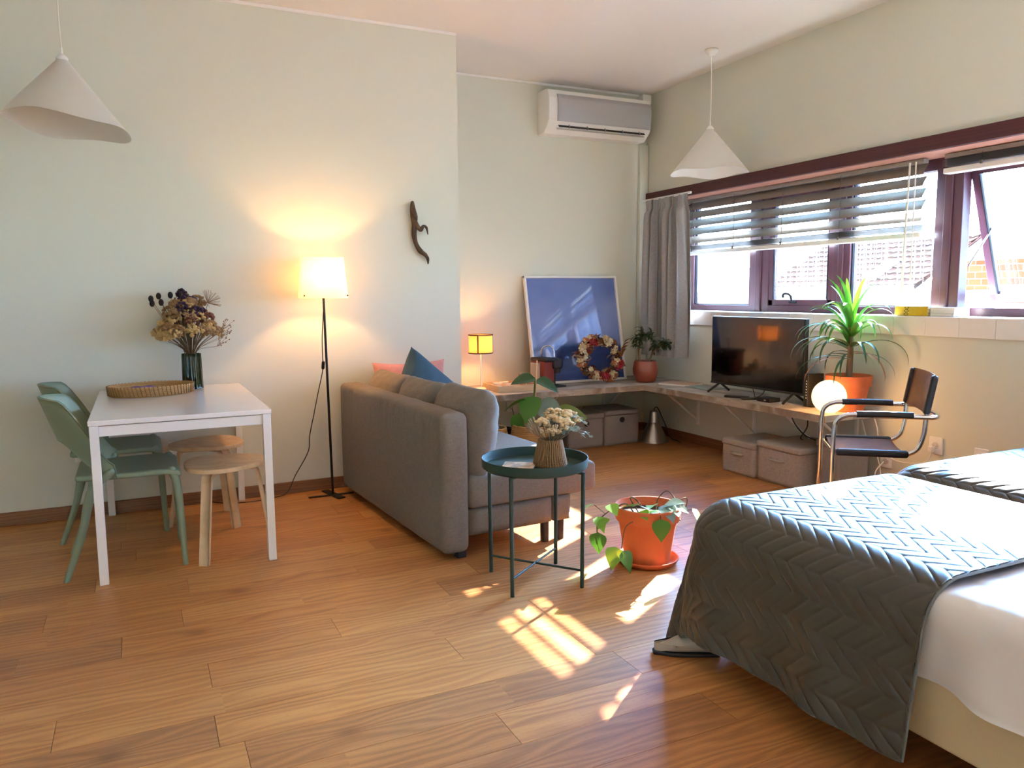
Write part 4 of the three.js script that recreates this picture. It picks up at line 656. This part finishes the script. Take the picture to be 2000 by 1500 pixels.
{ // corner pot with shrub
  const t = thing('corner_pot', 'glossy brick red round pot in the shelf corner', 'plant pot', [3.78, YH, -5.28]);
  part('pot', lathe([[0, 0], [0.07, 0], [0.084, 0.015], [0.102, 0.07], [0.105, 0.11], [0.094, 0.17], [0.086, 0.178], [0.082, 0.174], [0.08, 0.155], [0, 0.155]], 48), M.redPot, t); part('soil', cyl(0.08, 0.08, 0.01, 0, 0.148, 0, 32), M.soil, t);
  const p = thing('leafy_shrub', 'small dark green shrub with two stems in the brick red pot', 'plant', [3.78, YH + 0.15, -5.28]), r = rng(61);
  const W = (a, h, d) => V(a * 0.9 - d * 0.43, h, a * 0.43 + d * 0.9), lf = leaf(0.05, 0.019, 0.4, 0.3, 5), pieces = [];
  const br = [[[-0.04, 0, 0], [-0.06, 0.1, 0.01], [-0.05, 0.2, 0.02], [-0.03, 0.3, 0]], [[0.02, 0, 0], [0.05, 0.08, 0.02], [0.1, 0.15, 0.03], [0.16, 0.19, 0.02]], [[-0.05, 0.12, 0], [-0.08, 0.18, 0.03], [-0.09, 0.22, 0.02]], [[0.05, 0.08, 0], [0.06, 0.16, 0.02], [0.05, 0.22, 0.02]], [[0.1, 0.14, 0.03], [0.17, 0.16, 0.04], [0.22, 0.15, 0.03]], [[-0.04, 0.2, 0.02], [0.0, 0.23, 0.03], [0.05, 0.26, 0.02]]];
  for (let b = 0; b < br.length; b++) { const c = new THREE.CatmullRomCurve3(br[b].map((q) => W(...q))); part('stem', new THREE.TubeGeometry(c, 14, b < 2 ? 0.007 : 0.0035, 6), M.trunk, p); for (let k = 0; k < 52; k++) { const g = lf.clone(), s = 0.8 + 0.5 * r(); g.scale(s, s, s); g.rotateX((r() - 0.6) * 1.4); g.rotateY(r() * 6.283); const q = c.getPoint((b < 2 ? 0.5 : 0.15) + (b < 2 ? 0.5 : 0.85) * r()); g.translate(q.x + (r() - 0.5) * 0.03, q.y + (r() - 0.5) * 0.03, q.z + (r() - 0.5) * 0.03); pieces.push(g); } }
  part('foliage', pieces, M.leafDark, p).userData.kind = 'stuff';
}
{
  const cover = dataTex(128, 128, (u, v) => { const n = fbm(u * 5 + 8, v * 6, 4); return n > 0.5 ? mixc([188, 110, 70], [220, 170, 140], n) : mixc([150, 150, 150], [205, 196, 186], n * 2); });
  const m = thing('magazine', 'open-edged magazine lying beside the television', 'magazine', [3.91, YH, -4.98], 0.35); part('pages', rbox(0.21, 0.012, 0.28, 0.002, 0, 0.006, 0), M.white, m); part('cover', box(0.21, 0.0015, 0.28, 0, 0.013, 0), S(0xffffff, 0.35, { map: cover }), m);
  solo('grey_folder', rbox(0.2, 0.006, 0.26, 0.002, 3.93, YH + 0.003, -4.70), S(0x8d9a97, 0.7), 'thin grey green folder under the television corner', 'folder');
}
{ // television
  const t = thing('television', 'black flat screen television on two splayed feet', 'television', [3.87, YH, -4.11]);
  part('case', rbox(0.035, 0.5, 0.9, 0.006, 0.012, 0.31, 0), M.black, t);
  part('screen', rbox(0.004, 0.478, 0.884, 0.001, -0.007, 0.315, 0), P({ color: 0x030305, roughness: 0.12, clearcoat: 1, clearcoatRoughness: 0.05 }), t);
  part('chin', rbox(0.006, 0.014, 0.9, 0.002, -0.007, 0.067, 0), S(0x2c2d30, 0.4), t);
  for (const s of [-1, 1]) part('foot', [bar([0, 0.066, s * 0.36], [-0.1, 0.006, s * 0.37], 0.009, 8), bar([0.01, 0.066, s * 0.36], [0.1, 0.006, s * 0.37], 0.009, 8)], M.black, t);
  part('cable', tube([[0.02, 0.12, 0.1], [0.0, 0.03, 0.08], [-0.03, 0.008, 0.05], [0.0, 0.03, 0.0], [0.02, 0.1, -0.05]], 0.003, 40, 6), M.black, t);
  solo('remote_control', rbox(0.042, 0.016, 0.17, 0.006).rotateY(0.5).translate(3.74, YH + 0.009, -4.14), M.black, 'black remote control in front of the television', 'remote');
  solo('remote_control', rbox(0.04, 0.014, 0.15, 0.006).rotateY(1.2).translate(3.77, YH + 0.008, -4.02), M.black, 'second black remote in front of the television beside the first', 'remote');
  const bx = thing('media_box', 'small black media box in front of the television', 'media box', [3.80, YH, -3.9]); part('case', rbox(0.1, 0.028, 0.12, 0.006, 0, 0.014, 0), M.black, bx); part('port', rbox(0.002, 0.008, 0.02, 0.001, -0.051, 0.014, 0.02), M.steel, bx);
  const ro = thing('router', 'upright black router next to the television', 'router', [3.88, YH, -3.59]);
  part('case', rbox(0.14, 0.205, 0.035, 0.004, 0, 0.11, 0), M.black, ro); part('foot', rbox(0.1, 0.01, 0.075, 0.004, 0, 0.005, 0), M.black, ro); const leds = []; for (let i = 0; i < 7; i++) leds.push(box(0.002, 0.006, 0.006, -0.0705, 0.06 + i * 0.018, 0.006)); part('led_row', leds, M.white, ro); part('sticker', box(0.02, 0.03, 0.001, 0.02, 0.07, 0.018), M.white, ro);
}
{ // yucca
  const t = thing('terracotta_pot', 'terracotta pot holding the tall strappy plant on the shelf', 'plant pot', [3.93, YH, -3.365]);
  part('pot', lathe([[0, 0], [0.088, 0], [0.092, 0.004], [0.118, 0.155], [0.13, 0.157], [0.136, 0.218], [0.133, 0.222], [0.127, 0.221], [0.122, 0.19], [0, 0.19]], 56), M.terracotta, t); part('soil', cyl(0.12, 0.122, 0.01, 0, 0.184, 0, 36), M.soil, t);
  const p = thing('dracaena', 'tall plant with long arching green leaves in the shelf pot', 'plant', [3.93, YH + 0.19, -3.365]), r = rng(71);
  part('trunk', taperTube([[0, 0, 0], [0.005, 0.1, 0], [-0.005, 0.2, 0.01], [-0.01, 0.34, 0]], [0.02, 0.018, 0.016, 0.012], 20, 10), M.trunk, p);
  const strap = (L, w, up, droop) => sheet(2, 14, (u, v) => { const a = up - droop * v * v, s = (u - 0.5) * w * (v < 0.15 ? 0.5 + v / 0.3 : Math.pow(1 - (v - 0.15) / 0.85, 0.55) + 0.02); let y = 0, z = 0; for (let k = 0; k < 10; k++) { const vv = v * (k + 0.5) / 10, aa = up - droop * vv * vv; y += Math.sin(aa) * L * v / 10; z += Math.cos(aa) * L * v / 10; } return V(s, y + Math.abs(s) * 0.35, z); });
  const kinds = [strap(0.34, 0.037, 1.35, 0.9), strap(0.38, 0.037, 1.1, 1.9), strap(0.42, 0.034, 0.75, 2.2), strap(0.40, 0.03, 0.45, 2.2), strap(0.36, 0.022, 0.1, 1.7)];
  const mats = [[M.leafLime, M.leafGreen], [M.leafGreen, M.leafLime], [M.leafGreen, M.leafDark], [M.leafDark, M.leafGreen], [M.leafDark, M.leafBrown]];
  for (let i = 0; i < 52; i++) { const k = i < 7 ? 0 : i < 18 ? 1 : i < 32 ? 2 : i < 43 ? 3 : 4, l = part('leaf', kinds[k], mats[k][r() < 0.75 ? 0 : 1], p); l.position.set((r() - 0.5) * 0.02, 0.33 - 0.045 * k + (r() - 0.5) * 0.04, (r() - 0.5) * 0.02); let yaw = i * 2.399 + (r() - 0.5) * 0.4; const xr = Math.sin(yaw); if (xr > 0.55) yaw = Math.PI - yaw + Math.PI * (xr > 0.8 ? 1 : 0); l.rotation.set(0, yaw, (r() - 0.5) * 0.3); const s = 0.85 + 0.25 * r(); l.scale.set(s, s, (Math.sin(yaw) > 0.45 ? 0.5 : 1) * s); }
  const gl = thing('globe_lamp', 'glowing round glass globe lamp on the shelf in front of the terracotta pot', 'lamp', [3.735, YH, -3.335]);
  part('globe', new THREE.SphereGeometry(0.1, 40, 28).translate(0, 0.103, 0), S(0xfff3d0, 0.35, { emissive: 0xffe3a8, emissiveIntensity: 1.2 }), gl, 'warm glowing globe'); part('base', cyl(0.04, 0.038, 0.012, 0, 0, 0, 24), M.white, gl);
  const l = new THREE.PointLight(0xffb867, 0.42, 0, 2); l.position.set(0, 0.103, 0); l.castShadow = true; l.shadow.radius = 4.5; gl.add(l);
}
// ---------- cantilever chair ----------
{
  const fw = V(-0.76, 0, -0.65).normalize(), ang = Math.atan2(fw.x, fw.z);   // local +z is the front
  const t = thing('armchair', 'chrome tube cantilever armchair with brown leather seat', 'chair', [3.36, 0, -2.71], ang);
  const w = 0.225, yA = 0.638, yS = 0.455, tubeR = 0.0115, gm = [];
  for (const s of [-1, 1]) {
    part('side_frame', tube([[s * w, 0.012, -0.2], [s * w, 0.012, 0.1], [s * w, 0.03, 0.2], [s * w, 0.09, 0.225], [s * w, 0.3, 0.222], [s * w, 0.55, 0.22], [s * w, yA - 0.03, 0.21], [s * w, yA, 0.165], [s * w, yA, 0.0], [s * w, yA, -0.17], [s * w * 0.98, yA, -0.22], [s * w * 0.85, yA, -0.245], [s * w * 0.4, yA, -0.25], [0, yA, -0.25]], tubeR, 120, 10), M.chrome, t, 'chrome tube frame');
    part('seat_rail', tube([[s * (w - 0.03), yS - 0.008, 0.2], [s * (w - 0.03), yS - 0.008, 0.0], [s * (w - 0.03), yS - 0.01, -0.1], [s * (w - 0.03), yS + 0.02, -0.16], [s * (w - 0.025), yS + 0.09, -0.185], [s * (w - 0.02), yA + 0.05, -0.195], [s * (w - 0.02), yA + 0.18, -0.22]], tubeR, 80, 10), M.chrome, t);
    part('arm_pad', tube([[s * w, yA + 0.006, 0.12], [s * w, yA + 0.008, 0], [s * w, yA + 0.006, -0.13]], 0.0165, 24, 10), M.black, t, 'black leather arm pad');
  }
  part('cross_bar', bar([-w + 0.03, yS - 0.02, 0.21], [w - 0.03, yS - 0.02, 0.21], 0.008), M.chrome, t); part('floor_bar', bar([-w, 0.012, -0.2], [w, 0.012, -0.2], tubeR), M.chrome, t);
  part('seat', sheet(16, 12, (u, v) => V((u - 0.5) * 2 * (w - 0.02), yS + 0.006 - 0.02 * (1 - (2 * u - 1) ** 2), lerp(0.2, -0.12, v)), 0.005, 0.5, 0.5), M.leather, t, 'brown leather sling seat');
  for (const s of [-1, 1]) part('seat_hem', rbox(0.036, 0.036, 0.33, 0.014, s * (w - 0.03), yS - 0.006, 0.04), S(0x1e1d22, 0.6), t);
  part('backrest', sheet(16, 10, (u, v) => V((u - 0.5) * 2 * (w - 0.012), yA + 0.01 + 0.19 * v, -0.182 - 0.035 * v - 0.02 * (1 - (2 * u - 1) ** 2)), 0.006, 0.5, 0.4), M.leather, t, 'brown leather back sling');
  for (const s of [-1, 1]) { const h = part('back_hem', rbox(0.034, 0.19, 0.032, 0.013, 0, 0, 0), S(0x1e1d22, 0.6), t); h.position.set(s * (w - 0.02), yA + 0.105, -0.205); h.rotation.x = -0.165; }
}
// ---------- curtain ----------
{
  const t = thing('curtain', 'grey pleated curtain hanging at the end of the window', 'curtain', [3.985, 0, -5.33]);
  const prof = (u, y) => { const k = 6.5, a = u * k * 2 * Math.PI, amp = lerp(0.045, 0.022, sstep(1.85, 2.03, y)); return [(u - 0.5) * lerp(0.60, 0.55, sstep(1.0, 2.0, y)) + 0.014 * Math.sin(a * 2 + 1), amp * Math.sin(a + 0.9 * Math.sin(a * 0.37 + y * 1.2)) + 0.012 * Math.sin(a * 0.31 + y * 2)]; };
  part('cloth', sheet(220, 50, (u, v) => { const y = lerp(0.715, 2.02, v) + 0.006 * Math.sin(u * 40), [z, x] = prof(u, y), pin = y > 1.93 && y < 1.975 ? 0.55 : 1; return V(x * pin - 0.01, y, z + 0.02); }, 0.0025, 1, 2.2), M.curtain, t);
  part('track', rbox(0.02, 0.018, 0.64, 0.003, 0.02, 2.035 - 0.005, 0.0), M.white, t);
  const hooks = []; for (let i = 0; i < 8; i++) hooks.push(bar([0.015, 2.0, -0.27 + i * 0.075], [0.02, 2.03, -0.27 + i * 0.075], 0.003, 6)); hooks.forEach((h) => part('hook', h, M.white, t));
}
// ---------- air conditioner ----------
{
  const t = thing('air_conditioner', 'white wall air conditioner with a silver front panel under the ceiling', 'air conditioner', [3.515, 2.53, ZR]);
  const sh = (pts, d) => new THREE.ExtrudeGeometry(new THREE.Shape(pts.map(([a, b]) => new THREE.Vector2(a, b))), { depth: d, bevelEnabled: true, bevelSize: 0.006, bevelThickness: 0.006, bevelSegments: 2 });
  const W = 0.97, prof = [[0.004, 0.0], [0.1, 0.0], [0.17, 0.055], [0.19, 0.09], [0.19, 0.26], [0.17, 0.315], [0.14, 0.325], [0.004, 0.325]];
  const g = sh(prof, W); g.rotateY(-Math.PI / 2); g.translate(W / 2, 0, 0); part('case', g, M.white, t);
  part('front_panel', sheet(24, 14, (u, v) => V(lerp(-W / 2 + 0.07, W / 2 - 0.005, u), lerp(0.078, 0.318, v), 0.2 + 0.014 * Math.sin(Math.PI * v) - 0.035 * sstep(0.75, 1, v)), 0.008), S(0xc3c3c6, 0.3, { metalness: 0.55 }), t, 'silver front panel');
  part('air_outlet', move(rbox(0.83, 0.006, 0.05, 0.002), 0.02, 0.052, 0.172, 0, 0.7), S(0x2b2a2a, 0.8), t, 'dark air outlet slot');
  for (let i = 0; i < 5; i++) part('louvre_fin', move(box(0.004, 0.02, 0.045), -0.3 + i * 0.17, 0.052, 0.176, 0, 0.7), S(0x8f8c88, 0.6), t);
  part('louvre', move(rbox(0.85, 0.006, 0.05, 0.002), 0.02, 0.032, 0.155, 0, 0.75), M.white, t);
  const d = thing('pipe_duct', 'white square pipe duct running down the wall corner', 'duct', [4.053, 0, ZR]);
  part('channel', [rbox(0.085, 1.98, 0.04, 0.004, 0, 1.53, 0.021), rbox(0.085, 0.08, 0.06, 0.004, 0, 2.9, 0.031)], M.wall, d); part('elbow', rbox(0.09, 0.075, 0.07, 0.006, -0.0, 2.895, 0.036), M.white, d);
}
// ---------- sill objects ----------
{
  const spine = dataTex(256, 64, (u, v) => { const a = Math.abs(u - 0.36) * 14, b = (v - 0.5) * 3.2, q = Math.abs(Math.abs(a) - 0.55 - 0.3 * Math.cos(b * 2.2)) < 0.16 * (1 + 0.5 * Math.sin(v * 18)); return q ? [22, 18, 14] : mixc([214, 158, 20], [236, 186, 44], noise2(u * 60, v * 20)); });
  for (let i = 0; i < 3; i++) { const b = thing('yellow_book', ['yellow book with a black motif at the bottom of the sill stack', 'yellow book with a black motif in the middle of the sill stack', 'yellow book with a black motif on top of the sill stack'][i], 'book', [4.2, YS + 0.003 + i * 0.0192, -3.115 + 0.002 * i], 0.0, 'yellow books'); part('pages', rbox(0.13, 0.015, 0.21, 0.002, 0.004, 0.0095, 0), M.white, b); part('cover', [box(0.135, 0.002, 0.215, 0, 0.001, 0), box(0.135, 0.002, 0.215, 0, 0.018, 0), box(0.002, 0.019, 0.215, -0.0675, 0.0095, 0)], S(0xffffff, 0.4, { map: spine }), b); }
  for (let i = 0; i < 3; i++) { const b = thing('booklet', ['white booklet at the bottom of the pile beside the yellow books', 'white booklet in the middle of the pile beside the yellow books', 'white booklet on top of the pile beside the yellow books'][i], 'book', [4.215, YS + 0.003 + i * 0.017, -2.925], 0.02 * i, 'white booklets'); part('pages', rbox(0.14, 0.0165, 0.145, 0.002, 0, 0.0083, 0), S(0xf6efe0, 0.8), b); }
}
// ---------- sockets and cables ----------
{
  const socket = (x, y, z, ry, label, twin) => { const t = thing('wall_socket', label, 'socket', [x, y, z], ry); part('plate', rbox(0.082, twin ? 0.1 : 0.082, 0.012, 0.004, 0, 0, 0.006), M.white, t); part('socket_well', [cyl(0.02, 0.02, 0.003, 0, 0, 0, 20)].map((g) => { g.rotateX(Math.PI / 2); g.translate(0, 0, 0.0125); return g; }), S(0xd9d6cf, 0.6), t); part('pin_hole', [-1, 1].map((s) => { const g = cyl(0.003, 0.003, 0.002, 0, 0, 0, 8); g.rotateX(Math.PI / 2); g.translate(s * 0.0095, 0, 0.0135); return g; }), M.gasket, t); return t; };
  const s1 = socket(XB, 0.352, -2.88, -Math.PI / 2, 'white wall socket with a plugged white cable near the armchair', true); part('plug', rbox(0.03, 0.04, 0.03, 0.008, -0.01, -0.02, 0.03), M.white, s1);
  socket(XB, 0.34, -2.61, -Math.PI / 2, 'blank cover plate painted over beside the bed', false).children.slice(1).forEach((c) => c.removeFromParent());
  socket(0.165, 0.352, ZA, 0, 'white wall socket behind the stools', false); socket(-0.32, 0.36, ZA, 0, 'white wall socket behind the green chairs', false); socket(2.757, 0.305, ZR, 0, 'white wall socket under the recess shelf', false);
  socket(XB, 0.2, -3.2, -Math.PI / 2, 'white wall socket under the shelf end with hanging cables', false);
  solo('white_cable', tube([[4.065, 0.33, -2.88], [4.05, 0.26, -2.9], [4.04, 0.23, -3.0], [4.04, 0.235, -3.12], [4.05, 0.3, -3.22], [4.06, 0.4, -3.25], [4.06, 0.455, -3.27]], 0.004, 60, 6), M.cordWhite, 'white cable curving from the wall socket to the shelf', 'cable');
  solo('white_cable', tube([[4.06, 0.45, -3.37], [4.05, 0.3, -3.3], [4.06, 0.22, -3.24], [4.05, 0.1, -3.2], [4.0, 0.02, -3.17], [3.9, 0.006, -3.12]], 0.004, 60, 6), M.cordWhite, 'white cable hanging down behind the armchair to the floor', 'cable');
  solo('white_cable', tube([[4.07, 0.2, -3.2], [4.0, 0.14, -3.2], [3.96, 0.06, -3.15], [3.9, 0.01, -3.1], [3.82, 0.006, -3.16]], 0.004, 40, 6), M.cordWhite, 'white cable looping along the floor below the shelf end', 'cable');
  solo('black_cable', tube([[3.72, 0.462, -3.62], [3.74, 0.4, -3.6], [3.78, 0.33, -3.55], [3.84, 0.3, -3.52]], 0.004, 40, 6), M.black, 'black cable hanging under the shelf above the beige boxes', 'cable');
  solo('black_cable', tube([[3.74, 0.462, -3.5], [3.76, 0.39, -3.52], [3.74, 0.32, -3.55], [3.78, 0.3, -3.57]], 0.004, 40, 6), M.black, 'second black cable hanging under the shelf next to the first', 'cable');
  solo('grey_cable', tube([[2.757, 0.3, -5.72], [2.76, 0.25, -5.7], [2.75, 0.18, -5.7], [2.74, 0.08, -5.68], [2.72, 0.01, -5.66]], 0.004, 40, 6), M.cord, 'grey cable hanging from the socket under the recess shelf', 'cable');
}
// ---------- floor baskets and the large leaf plant ----------
{
  const mkB = (label, x, z, R, hgt) => { const b = thing('wicker_basket', label, 'basket', [x, 0, z]); const rg = [], n = Math.round(hgt / 0.013); for (let i = 0; i < n; i++) { const v = i / (n - 1), k = R * (0.78 + 0.32 * Math.sin(Math.PI * (0.15 + 0.62 * v))); rg.push(coilRing(k, k, 0.008 + v * (hgt - 0.014), 0.0085, 0.002)); } part('weave', rg, M.straw, b); part('base', cyl(R * 0.86, R * 0.86, 0.01, 0, 0, 0, 32), M.straw, b); return [b, R]; };
  mkB('round wicker basket holding the big leaf plant behind the sofa', 2.535, -4.92, 0.14, 0.3);
  mkB('wicker basket with a blue cloth beside the plant basket', 2.24, -5.04, 0.125, 0.285);
  solo('basket_cloth', softBox(0.13, 0.05, 0.11, 0.022, [8, 5, 8], (v, n, u) => V(0, 0.015 * Math.sin(u.x * 5), 0)).translate(2.24, 0.3, -5.04), S(0x8ea6cf, 0.9), 'pale blue cloth in the wicker basket', 'cloth');
  const dp = thing('dark_bowl', 'small black plant pot standing between the baskets', 'plant pot', [2.47, 0, -5.3]); part('pot', lathe([[0, 0], [0.05, 0], [0.08, 0.22], [0.078, 0.22], [0, 0.2]], 32), M.black, dp);
  const p = thing('monstera', 'big leaf plant with broad green leaves rising in front of the shelf', 'plant', [2.535, 0.215, -4.92]);
  part('soil', cyl(0.115, 0.115, 0.02, 0, 0.03, 0, 28), M.soil, p);
  const W = (a, h, d) => [a * 0.9 - d * 0.43, h, a * 0.43 + d * 0.9];
  const broad = (t) => Math.max(0.02, Math.pow(Math.sin(Math.PI * Math.pow(t, 0.6)), 0.8)), big = leaf(0.24, 0.17, 0.35, 0.22, 12, broad), mid = leaf(0.19, 0.12, 0.4, 0.25, 10, broad);
  for (const [a, h, d, yaw, pitch, roll, m, g] of [[0.0, 0.29, 0.0, -0.3, 0.85, 0.1, M.leafGreen, big], [0.05, 0.25, 0.02, 1.0, 0.55, 0.9, M.leafPale, big], [0.17, 0.15, 0.0, 1.5, -0.02, 0.9, M.leafOlive2 ??= leafMat(0x6b7f1f), big], [-0.10, 0.17, 0.02, -0.4, 1.3, 0.2, M.leafGreen, mid], [-0.04, 0.26, 0.0, -1.5, 0.2, 0.3, M.leafGreen, mid], [0.03, 0.41, 0.0, 1.2, 0.3, 0.4, M.leafDark, mid], [0.02, 0.42, 0.0, -1.2, 0.0, -0.5, M.leafDark, mid]]) { const l = part('leaf', g, m, p); l.position.set(...W(a, h, d)); l.rotation.order = 'YXZ'; l.rotation.set(pitch, yaw - 0.45, roll); part('stem', tube([W(a * 0.1, 0.03, 0), W(a * 0.4, h * 0.6, d), W(a, h, d)], 0.005, 16, 6), M.stemGreen, p); }
  part('support_stick', bar(W(0.01, 0.03, 0), W(0.035, 0.55, 0), 0.005, 8), M.birch, p);
}
// ---------- pieces that belong to a part ----------
scene.updateMatrixWorld(true);
function nest(kind, host, ...pieces) {
  for (const t of scene.children) {
    if (!t.isGroup || t.name.replace(/_\d{3}$/, '') !== kind) continue;
    const hosts = t.children.filter((c) => c.name === host); if (!hosts.length) continue;
    for (const c of t.children.filter((q) => pieces.includes(q.name))) {
      const at = (o) => new THREE.Box3().setFromObject(o).getCenter(V()); const p = at(c);
      hosts.sort((a, b) => at(a).distanceTo(p) - at(b).distanceTo(p))[0].attach(c);
    }
  }
}
nest('floor_lamp', 'shade', 'rivet'); nest('floor_lamp', 'cord', 'cord_switch'); nest('table_lamp', 'shade', 'rim', 'upright');
nest('pendant_lamp', 'shade', 'cap', 'socket'); nest('pendant_lamp', 'cord', 'cord_grip', 'ceiling_cup');
nest('air_conditioner', 'air_outlet', 'louvre_fin'); nest('air_conditioner', 'case', 'front_panel', 'louvre');
nest('television', 'case', 'screen', 'chin'); nest('router', 'case', 'led_row', 'sticker'); nest('media_box', 'case', 'port');
for (const k of ['terracotta_pot', 'corner_pot']) nest(k, 'pot', 'soil');
nest('storage_box', 'body', 'finger_hole'); nest('fabric_box', 'body', 'handle'); nest('quilt', 'cover', 'binding'); nest('jar', 'lid', 'knob'); nest('coffee_machine', 'top', 'lever');
nest('armchair', 'seat', 'seat_hem'); nest('armchair', 'backrest', 'back_hem'); nest('armchair', 'side_frame', 'arm_pad'); nest('wall_socket', 'plate', 'socket_well', 'pin_hole', 'plug');
nest('venetian_blind', 'bottom_rail', 'cord_clip');
scene.updateMatrixWorld(true);
renderer.render(scene, camera);
